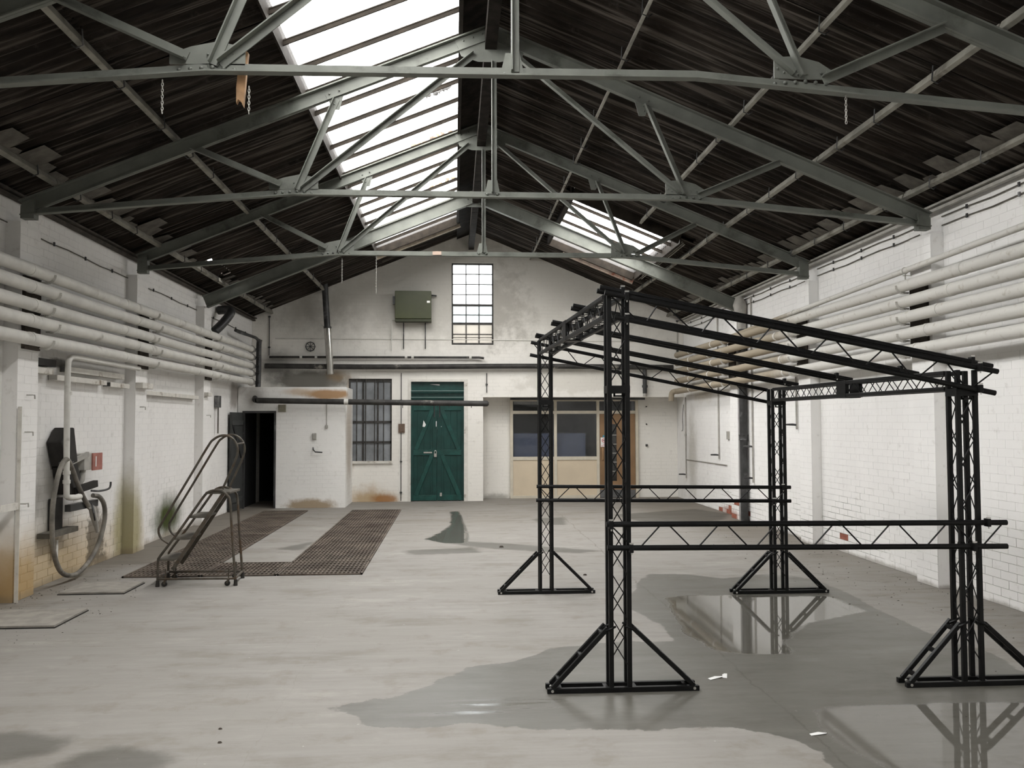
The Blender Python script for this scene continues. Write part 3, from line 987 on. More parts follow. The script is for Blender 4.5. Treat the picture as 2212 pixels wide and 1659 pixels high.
# ------------------------------------------------------------------ roof trusses
def truss(i, y, label, kinkR, dz):
    root = thing('roof_truss', (XK, y, 3.44), label, 'roof truss', 'riveted roof trusses')
    za = ZA + dz
    # rafters: I-shaped, top edge on the roof line
    for s_, xe in ((1, 4.64), (-1, -3.95)):
        n = Vector((SL * s_, 0, 1)).normalized()
        a = Vector((XK, y, za)) - n * 0.065; b_ = Vector((xe, y, za - SL * abs(xe - XK))) - n * 0.065
        mb = MB().bar(a, b_, 0.012, 0.13, up=n)
        mb.bar(a + n * 0.058, b_ + n * 0.058, 0.10, 0.012, up=n)
        mb.bar(a - n * 0.058, b_ - n * 0.058, 0.06, 0.010, up=n)
        obj('rafter', mb, M_truss, root)
    gl, gr_ = XK - 1.835, XK + 1.845
    zc = 3.715
    # bottom chord: pair of angles, cranked
    pts = [(-3.93, 3.49), (gl, zc), (kinkR, zc + (0.03 if i == 0 else 0.0)), (4.62, 3.49)]
    mb = MB()
    for (x0, z0), (x1, z1) in zip(pts[:-1], pts[1:]):
        mb.bar((x0, y, z0 + 0.03), (x1, y, z1 + 0.03), 0.012, 0.062)
        mb.bar((x0, y - 0.03, z0), (x1, y - 0.03, z1), 0.065, 0.010)
    obj('bottom_chord', mb, M_truss, root)
    # end plates at the wall
    for s_, xe in ((1, 4.56), (-1, -3.87)):
        mb = MB().prism([(xe - 0.06, 3.46), (xe + 0.06, 3.46), (xe + 0.06, za - SL * abs(xe + 0.06 - XK) - 0.06), (xe - 0.06, za - SL * abs(xe - 0.06 - XK) - 0.06)], y - 0.045, y + 0.045)
        obj('end_plate', mb, M_truss, root)
    # king post
    mb = MB().angle((XK + 0.005, y - 0.012, zc + 0.05), (XK + 0.005, y - 0.012, za - 0.35), 0.05, 0.008, up=(0, -1, 0), sx=1, sy=1)
    obj('king_post', mb, M_truss, root)

    def web(name, p, q, leg=0.055):
        mb = MB().angle((p[0], y - 0.01, p[1]), (q[0], y - 0.01, q[1]), leg, 0.008, up=(0, -1, 0), sx=1, sy=1)
        obj(name, mb, M_truss, root)
    for s_ in (-1, 1):
        g = gl if s_ < 0 else gr_
        web('long_tie', (g - s_ * 0.06, zc + 0.07), (XK + s_ * 0.17, za - 0.27))
        xs_ = XK + s_ * 1.47
        web('strut', (g - s_ * 0.01, zc + 0.06), (xs_, za - SL * 1.47 - 0.14))
        xo = XK + s_ * 2.78
        web('outer_strut', (g + s_ * 0.13, zc + 0.07), (xo, za - SL * 2.78 - 0.12), 0.06)
        # lower gusset with rivets
        if s_ < 0:
            out_g = [(g - 0.23, zc + 0.055), (g + 0.22, zc + 0.055), (g + 0.22, zc + 0.165), (g + 0.06, zc + 0.20), (g - 0.10, zc + 0.165), (g - 0.23, zc + 0.115)]
        else:
            out_g = [(g - 0.17, zc + 0.055), (g + 0.24, zc + 0.055), (g + 0.24, zc + 0.09), (g + 0.12, zc + 0.165), (g - 0.02, zc + 0.20), (g - 0.17, zc + 0.19)]
        mb = MB().prism(out_g, y - 0.006, y + 0.006)
        gp = obj('gusset_plate', mb, M_truss, root)
        mb = MB()
        for k in range(6):
            mb.dome((g - 0.17 + 0.066 * k, y - 0.012, zc + 0.035 - (0.006 * abs(k - 3))), 0.013)
        for (dx, dz_) in ((-0.02 * s_, 0.08), (0.0, 0.115), (-0.11 * s_, 0.09), (-0.15 * s_, 0.115), (0.13 * s_, 0.09), (0.17 * s_, 0.10)):
            mb.dome((g + dx, y - 0.012, zc + dz_), 0.008, 6)
        o = obj('rivet_cluster', mb, M_trussdk, gp, smooth=True); o['kind'] = 'stuff'
        # little plate where the strut meets the rafter
        zt = za - SL * 1.47
        mb = MB().prism([(xs_ - 0.09, zt - 0.10), (xs_ - s_ * 0.02 - 0.03, zt - 0.25), (xs_ - s_ * 0.02 + 0.03, zt - 0.25), (xs_ + 0.09, zt - 0.10)], y - 0.012, y - 0.006)
        sp_ = obj('strut_plate', mb, M_truss, root)
        mb = MB()
        for dx, dz_ in ((-0.045, -0.085), (0.045, -0.085), (0, -0.15), (0, -0.20)):
            mb.dome((xs_ + dx, y - 0.014, zt + dz_ - s_ * dx * SL), 0.011, 6)
        o = obj('rivet_cluster', mb, M_trussdk, sp_, smooth=True); o['kind'] = 'stuff'
    # apex gusset
    mb = MB().prism([(XK - 0.34, za - SL * 0.34 - 0.02), (XK, za - 0.02), (XK + 0.34, za - SL * 0.34 - 0.02), (XK + 0.30, za - 0.31), (XK + 0.08, za - 0.36), (XK - 0.12, za - 0.36), (XK - 0.28, za - 0.31)], y - 0.016, y - 0.008)
    ap = obj('apex_plate', mb, M_truss, root)
    mb = MB()
    for s_ in (-1, 1):
        for k in range(3):
            mb.dome((XK + s_ * (0.08 + 0.09 * k), y - 0.016, za - 0.09 - SL * 0.09 * k), 0.011, 6)
        mb.dome((XK + s_ * 0.04, y - 0.016, za - 0.20), 0.011, 6)
    o = obj('rivet_cluster', mb, M_trussdk, ap, smooth=True); o['kind'] = 'stuff'
    # king post foot plate
    mb = MB().prism([(XK - 0.06, zc + 0.04), (XK + 0.085, zc + 0.04), (XK + 0.06, zc + 0.17), (XK - 0.03, zc + 0.17)], y - 0.012, y - 0.006)
    fp = obj('foot_plate', mb, M_truss, root)
    mb = MB().dome((XK - 0.035, y - 0.012, zc + 0.035), 0.014)
    mb.dome((XK + 0.06, y - 0.012, zc + 0.035), 0.014)
    o = obj('rivet_cluster', mb, M_trussdk, fp, smooth=True); o['kind'] = 'stuff'
    return root


truss(0, TY[0], 'sage steel roof truss carrying the broken timber, nearest of the three', 1.51, -0.02)
truss(1, TY[1], 'complete sage steel roof truss second of the three in depth', XK + 1.845, -0.04)
truss(2, TY[2], 'smallest-looking sage steel roof truss with a paper scrap on its chord', XK + 1.845, 0.03)
# plain portal rafters beyond the trusses
root = thing('portal_beam', (XK, TY[3], 3.42), 'deep pale green roof beam beyond the trusses crossing both rooflights', 'beam')
for s_, xe in ((1, 4.66), (-1, -3.97)):
    n = Vector((SL * s_, 0, 1)).normalized()
    a = Vector((XK, TY[3], ZA - 0.05)) - n * 0.10; b_ = Vector((xe, TY[3], ZA - 0.06 - SL * abs(xe - XK))) - n * 0.10
    mb = MB().bar(a, b_, 0.014, 0.2, up=n); mb.bar(a + n * 0.092, b_ + n * 0.092, 0.10, 0.014, up=n); mb.bar(a - n * 0.092, b_ - n * 0.092, 0.10, 0.014, up=n)
    obj('rafter', mb, M_truss, root)
mb = MB().prism([(XK - 0.2, 5.26), (XK, 5.34), (XK + 0.2, 5.26), (XK + 0.16, 5.08), (XK - 0.16, 5.08)], TY[3] - 0.02, TY[3] - 0.008)
ap = obj('apex_plate', mb, M_truss, root)
mb = MB()
for dx, dz_ in ((-0.13, 5.2), (-0.13, 5.13), (0.13, 5.2), (0.13, 5.13)):
    mb.dome((XK + dx, TY[3] - 0.02, dz_), 0.013, 6)
o = obj('rivet_cluster', mb, M_trussdk, ap, smooth=True); o['kind'] = 'stuff'


# things hanging in the roof
def chain(x, y, z0, z1, label):
    mb = MB(); z = z0; k = 0
    while z > z1:
        path = []
        for j in range(10):
            a = 2 * PI * j / 10
            dx, dz_ = 0.006 * math.cos(a), 0.012 * math.sin(a)
            path.append((x + (dx if k % 2 else 0), y + (0 if k % 2 else dx), z + dz_))
        mb.tube(path, 0.0024, 5, closed=True)
        z -= 0.0185; k += 1
    tag(obj('chain', mb, M_lightgrey, smooth=True), label, 'chain', 'hanging chains')


def on_plane_y(u, v, y):
    cr, sr = math.cos(ROLL), math.sin(ROLL)
    a, b_ = u - 1106, v - 829.5
    a, b_ = a * cr + b_ * sr, -a * sr + b_ * cr
    x, d, z = a / F_PX, 1.0, -b_ / F_PX
    cp, sp_ = math.cos(PITCH), math.sin(PITCH)
    yy, z = d * cp - z * sp_, d * sp_ + z * cp
    c, s_ = math.cos(YAW), math.sin(YAW)
    r = (x * c + yy * s_, -x * s_ + yy * c, z)
    k = y / r[1]
    return (r[0] * k, y, EYE + r[2] * k)


for u, v0, v1, y, lab in ((351, 176, 248, TY[0], 'short chain hanging beyond the gusset of the nearest truss, away from the timber'),
                          (538, 190, 248, TY[0], 'short chain hanging beside the broken pine timber'),
                          (813, 552, 635, TY[2], 'long thin chain hanging in front of the gable near the green box'),
                          (739, 560, 612, TY[2], 'dim thin chain hanging in front of the dark roof above the flue'),
                          (1827, 208, 265, TY[0], 'short chain hanging from the nearest truss over the gantry side')):
    p0 = on_plane_y(u, v0, y - 0.03); p1 = on_plane_y(u, v1, y - 0.03)
    chain(p0[0], p0[1], p0[2], p1[2], lab)
mb = MB()
pts = [on_plane_y(u, v, TY[0] + 0.03) for u, v in ((519, 128), (528, 108), (537, 115), (533, 150), (530, 190), (526, 231), (521, 219), (515, 216), (511, 224), (511, 190), (514, 160))]
mb.prism([(p[0], p[2]) for p in pts], TY[0] + 0.02, TY[0] + 0.055)
tag(obj('broken_timber', mb, M_pine), 'broken splintered pine timber wedged upright in the nearest truss', 'timber')
mb = MB()
p = on_plane_y(943, 548, TY[2] - 0.07)
mb.box(p[0] - 0.05, p[0] + 0.06, TY[2] - 0.075, TY[2] - 0.06, p[2] - 0.015, p[2] + 0.03)
tag(obj('paper_scrap', mb, simple('peeling_scrap', (0.55, 0.42, 0.34), 0.8)), 'pinkish paper scrap stuck on the chord of the smallest truss', 'paper')


def smooth_path(pts, n=5, closed=False):
    P = [Vector(p) for p in pts]
    out = []
    m_ = len(P)
    for i in range(m_ if closed else m_ - 1):
        p0 = P[(i - 1) % m_] if (closed or i > 0) else P[i]
        p1, p2 = P[i], P[(i + 1) % m_]
        p3 = P[(i + 2) % m_] if (closed or i < m_ - 2) else p2
        for k in range(n):
            t_ = k / n
            out.append(0.5 * ((2 * p1) + (p2 - p0) * t_ + (2 * p0 - 5 * p1 + 4 * p2 - p3) * t_ ** 2 + (3 * p1 - p0 - 3 * p2 + p3) * t_ ** 3))
    if not closed: out.append(P[-1])
    return out


# ------------------------------------------------------------------ black lattice gantry
gantry = thing('gantry_frame', (2.0, 6.6, 0), 'black lattice gantry of four towers carrying a sloping top frame', 'gantry')
TB, HW, DP = 0.027, 0.0545, 0.10      # chord size, half width, depth between chords


def zigzag(mb, a0, a1, b0, b1, step, r, phase=0, n=5):
    """rods zigzagging between line a and line b"""
    A0, A1, B0, B1 = map(Vector, (a0, a1, b0, b1))
    L = (A1 - A0).length
    k = max(2, round(L / step))
    pts = [(A0.lerp(A1, i / k) if (i + phase) % 2 else B0.lerp(B1, i / k)) for i in range(k + 1)]
    for p, q in zip(pts[:-1], pts[1:]):
        mb.cyl(p, q, r, n)


def tower(cx, fx, yf, h, joint):
    yb = yf + DP
    mb = MB()
    segs = [(0.16, joint - 0.03), (joint + 0.03, h - 0.16)] if h - joint > 0.3 else [(0.16, joint - 0.03)]
    e = HW - TB / 2
    for (z0, z1) in segs:
        zigzag(mb, (cx - e, yf, z0), (cx - e, yf, z1), (cx + e, yf, z0), (cx + e, yf, z1), 0.131, 0.0036, 0)
        zigzag(mb, (cx - e, yb, z0), (cx - e, yb, z1), (cx + e, yb, z0), (cx + e, yb, z1), 0.131, 0.0036, 1)
        for i, x in enumerate((cx - HW, cx + HW)):
            zigzag(mb, (x, yf + 0.013, z0 + 0.05), (x, yf + 0.013, z1 - 0.03), (x, yb - 0.013, z0 + 0.05), (x, yb - 0.013, z1 - 0.03), 0.131, 0.0036, i)
    tw = obj('lattice_tower', mb, M_black, gantry)
    first = None
    for x in (cx - HW, cx + HW):
        for y in (yf, yb):
            mb = MB().bar((x, y, 0.03), (x, y, h), TB, TB, up=(0, 1, 0))
            obj('chord', mb, M_black, tw, bevel=0.003)
    for y in (yf, yb):
        obj('base_bar', MB().box(fx - 0.455, fx + 0.455, y - 0.015, y + 0.015, 0.0, 0.03), M_black, tw, bevel=0.003)
        for s_ in (-1, 1):
            mb = MB().bar((fx + s_ * 0.425, y, 0.028), (cx + s_ * 0.075, y, 0.375), 0.026, 0.026)
            obj('foot_brace', mb, M_black, tw, bevel=0.003)
    for x in (fx - 0.38, cx - 0.085, cx + 0.085, fx + 0.38):
        obj('base_tie', MB().box(x - 0.013, x + 0.013, yf + 0.014, yb - 0.014, 0.01, 0.028), M_black, tw)
    for s_ in (-1, 1):
        for t_ in (0.12, 0.52, 0.9):
            x = fx + s_ * 0.425 + (cx + s_ * 0.075 - fx - s_ * 0.425) * t_; z = 0.028 + 0.347 * t_
            obj('brace_tie', MB().bar((x, yf + 0.012, z), (x, yb - 0.012, z), 0.022, 0.022), M_black, tw)
        mb = MB().cyl((fx + s_ * 0.425, yf - 0.018, 0.016), (fx + s_ * 0.425, yf - 0.013, 0.016), 0.0085, 10)
        mb.cyl((fx + s_ * 0.43, yf + 0.028, 0.03), (fx + s_ * 0.43, yf + 0.045, 0.03), 0.008, 8)
        o = obj('bolt_cap', mb, M_chrome, tw); o['label'] = 'bright bolt cap'
        for y in (yf, yb):
            mb = MB().tube(smooth_path([(cx + s_ * 0.09, y - 0.01, 0.36), (cx + s_ * 0.06, y - 0.022, 0.375), (cx + s_ * 0.03, y - 0.01, 0.385)], 4), 0.007, 6)
            obj('hook_clip', mb, M_black, tw)
    mb = MB()
    w_ = HW + TB / 2
    for z in ((joint - 0.022, joint + 0.022),):
        for y in (yf - 0.002, yb + 0.002):
            mb.box(cx - w_ + 0.002, cx + w_ - 0.002, y - 0.014, y + 0.014, z[0], z[1])
        for x in (cx - HW, cx + HW):
            mb.box(x - 0.0145, x + 0.0145, yf - 0.012, yb + 0.012, z[0], z[1])
    mb.box(cx - 0.03, cx + 0.03, yf - 0.008, yf + 0.008, joint - 0.045, joint - 0.035)
    mb.box(cx - 0.03, cx - 0.02, yf - 0.008, yf + 0.008, joint - 0.045, joint - 0.02)
    mb.box(cx + 0.02, cx + 0.03, yf - 0.008, yf + 0.008, joint - 0.045, joint - 0.02)
    obj('joint_collar', mb, M_black, tw)
    return tw


TW = {'NL': (0.985, 1.002, 5.19, 2.385, 1.795), 'NR': (3.133, 3.165, 5.15, 1.912, 1.775),
      'BL': (0.857, 0.859, 8.16, 2.375, 1.785), 'BR': (3.037, 3.036, 8.01, 1.905, 1.775)}
for k in TW:
    tower(*TW[k])


def box_beam(A, B, z0, z1):
    (ax, ay), (bx, by) = A, B
    mb = MB()
    a, b_ = Vector((ax, ay, 0)), Vector((bx, by, 0))
    d = (b_ - a).normalized(); s_ = Vector((d.y, -d.x, 0))
    mid = (a + b_) / 2
    chords = {}
    for i, o_ in enumerate((-HW, HW)):
        for j, z in enumerate((z0, z1)):
            chords[i, j] = (a + s_ * o_ + Vector((0, 0, z)), b_ + s_ * o_ + Vector((0, 0, z)))
    for i in (0, 1):
        zigzag(mb, chords[i, 0][0], chords[i, 0][1], chords[i, 1][0], chords[i, 1][1], 0.12, 0.0034, i)
        zigzag(mb, chords[0, i][0], chords[0, i][1], chords[1, i][0], chords[1, i][1], 0.12, 0.0034, i)
    bm_ = obj('lattice_beam', mb, M_black, gantry)
    for p, q in chords.values():
        obj('chord', MB().bar(p, q, TB, TB), M_black, bm_, bevel=0.003)
    mb = MB()
    h_ = 0.075
    for o_ in (-HW, HW):
        c = mid + s_ * o_
        mb.bar(c - d * h_ + Vector((0, 0, (z0 + z1) / 2)), c + d * h_ + Vector((0, 0, (z0 + z1) / 2)), 0.03, z1 - z0 + TB + 0.004)
    mb.bar(mid - d * h_ + Vector((0, 0, z0 - 0.016)), mid + d * h_ + Vector((0, 0, z0 - 0.016)), 2 * HW, 0.008)
    obj('joint_box', mb, M_black, bm_)


box_beam((0.98, 5.31), (0.86, 8.14), 2.245, 2.37)
box_beam((3.128, 5.27), (3.04, 7.99), 1.80, 1.90)


def rail_truss(p_up0, p_up1, p_lo0, p_lo1, name='rail_truss', period=0.345, zig=True):
    mb = MB()
    A0, A1, B0, B1 = map(Vector, (p_up0, p_up1, p_lo0, p_lo1))
    L = (A1 - A0).length
    k = round(L / period)
    f_ = 0.06
    for i in range(k):
        t0, t1, t2 = i / k, (i + 0.5) / k, (i + 1) / k
        e = 0.02 / L
        mb.cyl(A0.lerp(A1, t0 + e), B0.lerp(B1, t1 - e), 0.0048, 6)
        mb.cyl(B0.lerp(B1, t1 + e), A0.lerp(A1, t2 - e), 0.0048, 6)
    rt = obj(name, mb, M_black, gantry)
    obj('rail_tube', MB().tube([A0, A1], 0.0165, 12), M_black, rt, smooth=True)
    obj('rail_tube', MB().tube([B0, B1], 0.0165, 12), M_black, rt, smooth=True)
    return rt


def clamp(parent, p):
    x, y, z = p
    mb = MB().box(x - 0.012, x + 0.012, y - 0.03, y + 0.014, z - 0.024, z + 0.024)
    o = obj('clamp', mb, M_black, parent, bevel=0.004)
    mb = MB().cyl((x, y - 0.02, z - 0.035), (x, y - 0.02, z + 0.033), 0.004, 6)
    mb.box(x - 0.013, x + 0.013, y - 0.024, y - 0.016, z + 0.026, z + 0.034)
    w_ = obj('wing_nut', mb, M_chrome, parent); w_['label'] = 'bright wing nut'


r_ = rail_truss((0.90, 5.155, 0.992), (3.345, 5.115, 0.983), (0.905, 5.155, 0.853), (3.345, 5.115, 0.840))
clamp(r_, (0.925, 5.15, 0.99)); clamp(r_, (1.045, 5.15, 0.85)); clamp(r_, (3.22, 5.115, 0.985)); clamp(r_, (3.13, 5.115, 0.84))
r_ = rail_truss((0.765, 8.125, 1.0), (3.13, 7.975, 0.985), (0.76, 8.125, 0.872), (3.13, 7.975, 0.858))
clamp(r_, (3.05, 7.97, 0.985)); clamp(r_, (2.96, 7.97, 0.857))


def zt(x, z_left, x_left, sl=0.1965):
    return z_left - sl * (x - x_left)


# sloping vertical trusses at the front and back, then flat twin rails across the top
r_ = rail_truss((0.90, 5.155, 2.375), (3.315, 5.115, zt(3.315, 2.375, 0.90)), (0.96, 5.155, 2.228), (3.295, 5.115, zt(3.295, 2.228, 0.96)), 'top_truss')
clamp(r_, (1.03, 5.15, 2.35)); clamp(r_, (1.03, 5.15, 2.215)); clamp(r_, (3.19, 5.11, 1.925)); clamp(r_, (3.19, 5.11, 1.795))
r_ = rail_truss((0.735, 8.33, 2.365), (2.99, 8.16, zt(2.99, 2.365, 0.735, 0.207)), (0.725, 8.33, 2.245), (2.99, 8.16, zt(2.99, 2.245, 0.725, 0.203)), 'top_truss')
for (y, x0, x1, y1) in ((5.24, 0.885, 3.335, 5.20), (6.08, 0.835, 3.30, 6.0), (7.07, 0.80, 3.25, 6.93), (8.13, 0.765, 3.20, 7.93)):
    z0 = 2.42 - (0 if y < 5.5 else 0.0)
    mb = MB()
    a0, a1 = Vector((x0, y, z0)), Vector((x1, y1, z0 - 0.1965 * (x1 - x0)))
    b0, b1 = a0 + Vector((0.005, 0.14, 0)), a1 + Vector((-0.01, 0.14, 0))
    k = round((a1 - a0).length / 0.345)
    for i in range(k):
        mb.cyl(a0.lerp(a1, i / k + 0.01), b0.lerp(b1, (i + 0.5) / k - 0.01), 0.0048, 6)
        mb.cyl(b0.lerp(b1, (i + 0.5) / k + 0.01), a0.lerp(a1, (i + 1) / k - 0.01), 0.0048, 6)
    rt = obj('flat_truss', mb, M_black, gantry)
    obj('rail_tube', MB().tube([a0, a1], 0.0165, 12), M_black, rt, smooth=True)
    obj('rail_tube', MB().tube([b0, b1], 0.0165, 12), M_black, rt, smooth=True)
    xr = x1 - 0.13
    clamp(rt, (xr, y1 + 0.01, a0.z - 0.1965 * (xr - x0) + 0.008))
    clamp(rt, (x0 + 0.14, y + 0.01, a0.z - 0.1965 * 0.14 + 0.004))

# ------------------------------------------------------------------ warehouse steps
steps = thing('mobile_steps', (-2.52, 9.02, 0), 'old tubular steel warehouse steps on castors standing by the gratings', 'step ladder')
FR = [(-2.895, 0.0), (-2.895, 0.14), (-2.893, 0.25), (-2.872, 0.30), (-2.72, 0.505), (-2.56, 0.735), (-2.455, 0.885), (-2.41, 0.922), (-2.355, 0.934), (-2.29, 0.925), (-2.235, 0.885), (-2.206, 0.81), (-2.185, 0.5), (-2.144, 0.0)]
HR = [(-2.775, 0.41), (-2.83, 0.44), (-2.877, 0.485), (-2.892, 0.555), (-2.86, 0.625), (-2.65, 0.985), (-2.43, 1.365), (-2.375, 1.435), (-2.305, 1.472), (-2.231, 1.468), (-2.165, 1.415), (-2.139, 1.33), (-2.158, 1.235), (-2.22, 1.09), (-2.283, 0.945)]
for y, dx in ((8.81, 0.0), (9.23, -0.032)):
    obj('side_frame', MB().tube(smooth_path([(x + dx, y, z) for x, z in FR], 4), 0.0125, 8), M_steel, steps, smooth=True)
    obj('handrail', MB().tube(smooth_path([(x + dx, y, z) for x, z in HR], 4), 0.0115, 8), M_steel, steps, smooth=True)
    obj('stringer', MB().bar((-2.76 + dx, y + (0.02 if dx == 0 else -0.02), 0.16), (-2.28 + dx, y + (0.02 if dx == 0 else -0.02), 0.90), 0.008, 0.036), M_steel, steps)
    obj('base_rail', MB().tube([(-2.893 + dx, y, 0.075), (-2.15 + dx, y, 0.07)], 0.011, 8), M_steel, steps, smooth=True)
    for x in (-2.895, -2.146):
        obj('rubber_foot', MB().tube([(x + dx, y, 0.0), (x + dx, y, 0.06)], [0.02, 0.016], 10), M_tank, steps, smooth=True)
    for x in (-2.83, -2.225):
        mb = MB().cyl((x + dx, y - 0.012, 0.026), (x + dx, y + 0.012, 0.026), 0.026, 14)
        cs = obj('castor', mb, M_tank, steps, smooth=True)
        mb = MB().bar((x + dx, y - 0.016, 0.026), (x + dx + 0.01, y - 0.016, 0.07), 0.004, 0.02); mb.bar((x + dx, y + 0.016, 0.026), (x + dx + 0.01, y + 0.016, 0.07), 0.004, 0.02)
        mb.cyl((x + dx + 0.01, y, 0.06), (x + dx + 0.012, y, 0.17), 0.006, 8)
        obj('castor_fork', mb, M_steel, cs)
obj('end_rail', MB().tube([(-2.15, 8.81, 0.07), (-2.182, 9.23, 0.07)], 0.011, 8), M_steel, steps, smooth=True)
obj('rear_rail', MB().tube([(-2.895, 8.81, 0.075), (-2.925, 9.23, 0.075)], 0.011, 8), M_steel, steps, smooth=True)
obj('top_rail', MB().tube([(-2.15, 8.81, 1.39), (-2.18, 9.23, 1.39)], 0.009, 8), M_steel, steps, smooth=True)
for x, z, w_ in ((-2.89, 0.27, 0.15), (-2.745, 0.475, 0.15), (-2.60, 0.685, 0.16), (-2.445, 0.92, 0.235)):
    obj('tread', MB().box(x - 0.005, x + w_, 8.815, 9.225, z - 0.022, z), M_tread, steps, bevel=0.004)

# ------------------------------------------------------------------ heating pipes
LZ = [2.985, 2.835, 2.674, 2.53, 2.365]
NTH = ['topmost', 'second from top', 'third from top', 'fourth from top', 'lowest']


def saddle(parent, x, y, z, s_, mat, r=0.064):
    path = [(x + s_ * 0.0 + r * math.cos(a) * s_, y, z + r * math.sin(a)) for a in np.linspace(-PI * 0.62, 0.12, 9)]
    mb = MB()
    for p, q in zip(path[:-1], path[1:]):
        mb.bar(p, q, 0.035, 0.005, up=(0, 1, 0))
    mb.box(min(x - s_ * 0.06, x - s_ * 0.02), max(x - s_ * 0.06, x - s_ * 0.02), y - 0.012, y + 0.012, z - 0.072, z - 0.058)
    obj('saddle', mb, mat, parent)


for i, z in enumerate(LZ):
    root = thing('heating_pipe', (-3.815, 10.0, z - 0.06), f'{NTH[i]} of the five fat cream pipes along the wall with the hose', 'pipe', 'cream pipes on the hose wall')
    obj('pipe', MB().tube([(-3.815, y, z + 0.004 * math.sin(y * 1.7 + i)) for y in np.linspace(2.5, 16.62, 30)], 0.0585, 16), M_pipe, root, smooth=True)
    for k, y in enumerate((8.05 + 0.03 * (i % 3), 10.3 + 0.4 * (i % 2), 13.2, 14.9)):
        obj('sleeve_joint', MB().tube([(-3.815, y, z), (-3.815, y + 0.05, z)], 0.0615, 16), M_pipe, root, smooth=True)
    for y in (8.42 + 0.12 * (i % 2), 11.34 + 0.12 * (i % 2), 14.3 + 0.12 * (i % 2)):
        saddle(root, -3.815, y, z, 1, M_pipe)
RZ = [(2.96, 2.95), (2.80, 2.785), (2.645, 2.62), (2.485, 2.42), (2.325, 2.215)]
for i, (z, z2) in enumerate(RZ):
    root = thing('heating_pipe', (4.52, 10.0, z - 0.06), f'{NTH[i]} of the five fat pipes behind the gantry, cream turning tan', 'pipe', 'fat pipes behind the gantry')
    obj('pipe', MB().tube([(4.52, y, z + (z2 - z) * (y - 6) / 11.5) for y in np.linspace(2.5, 17.45, 30)], 0.0585, 16), M_pipeR, root, smooth=True)
    for y in (7.4 + 0.2 * i, 12.0 - 0.1 * i, 14.95 + 0.2 * (i % 2), 16.4):
        zz = z + (z2 - z) * (y - 6) / 11.5
        obj('sleeve_joint', MB().tube([(4.52, y, zz), (4.52, y + 0.05, zz)], 0.0625, 16), M_pipe, root, smooth=True)
    for y in (8.48, 11.35, 14.3):
        saddle(root, 4.52, y, z + (z2 - z) * (y - 6) / 11.5, -1, M_pipe)
    if i == 4:
        obj('elbow', MB().tube(smooth_path([(4.52, 17.42, 2.213), (4.47, 17.5, 2.21), (4.43, 17.54, 2.17), (4.42, 17.55, 2.02)], 5), 0.055, 14), M_pipeR, root, smooth=True)
root = thing('conduit_pipe', (4.56, 10, 3.04), 'thinner pipe above the five fat pipes behind the gantry', 'pipe')
obj('pipe', MB().tube([(4.56, y, 3.165 - 0.021 * (y - 6.5)) for y in np.linspace(2.5, 17.6, 24)], 0.03, 12), M_pipeR, root, smooth=True)
for y in (8.5, 11.4, 14.35):
    z = 3.165 - 0.021 * (y - 6.5)
    mb = MB().bar((4.62, y, z - 0.05), (4.53, y, z - 0.05), 0.02, 0.008)
    mb.tube([(4.56 + 0.034 * math.cos(a), y, z + 0.034 * math.sin(a)) for a in np.linspace(0, 2 * PI, 11)[:-1]], 0.005, 5, closed=True)
    mb.bar((4.56, y, z - 0.035), (4.56, y, z - 0.15), 0.012, 0.012)
    obj('bracket', mb, M_pipe, root)
# timber pads behind the pipes on the pilasters
for s_, face, ys_ in ((1, PL, TY[1:]), (-1, PR, TY[1:])):
    for k, y in enumerate(ys_):
        mb = MB().box(min(face + s_ * 0.002, face + s_ * 0.033), max(face + s_ * 0.002, face + s_ * 0.033), y + 0.02, y + 0.32, 2.28, 2.95)
        side = 'the hose wall' if s_ > 0 else 'the wall behind the gantry'
        tag(obj('backing_board', mb, M_timber), f'dark backing board under the pipes on {side}, {["nearest", "middle", "farthest"][k]} pilaster', 'board', 'pipe backing boards')

# manifold in the far corner
root = thing('pipe_manifold', (-3.8, 16.9, 2.2), 'black valve manifold in the corner where the cream pipes end', 'manifold')
obj('header', MB().tube(smooth_path([(-3.72, 16.95, 3.2), (-3.74, 16.95, 3.1), (-3.74, 16.95, 2.6), (-3.74, 16.9, 2.25), (-3.74, 16.8, 2.1)], 4), 0.05, 12), M_iron, root, smooth=True)
for z in LZ:
    mb = MB().cyl((-3.815, 16.62, z), (-3.80, 16.85, z), 0.042, 12)
    fl = obj('valve_body', mb, M_iron, root, smooth=True)
    obj('flange', MB().cyl((-3.815, 16.66, z), (-3.815, 16.69, z), 0.072, 14), M_lightgrey, fl, smooth=True)
    mb = MB().cyl((-3.79, 16.74, z), (-3.68, 16.70, z + 0.01), 0.012, 8)
    mb.tube([(-3.68 , 16.70 + 0.035 * math.cos(a), z + 0.01 + 0.035 * math.sin(a)) for a in np.linspace(0, 2 * PI, 13)[:-1]], 0.007, 6, closed=True)
    obj('hand_wheel', mb, M_iron, fl, smooth=True)
obj('stub_pipe', MB().tube(smooth_path([(-3.74, 16.95, 3.12), (-3.75, 16.8, 3.2), (-3.80, 16.5, 3.22), (-3.86, 16.0, 3.23), (-3.9, 15.8, 3.25)], 4), 0.028, 10), M_iron, root, smooth=True)

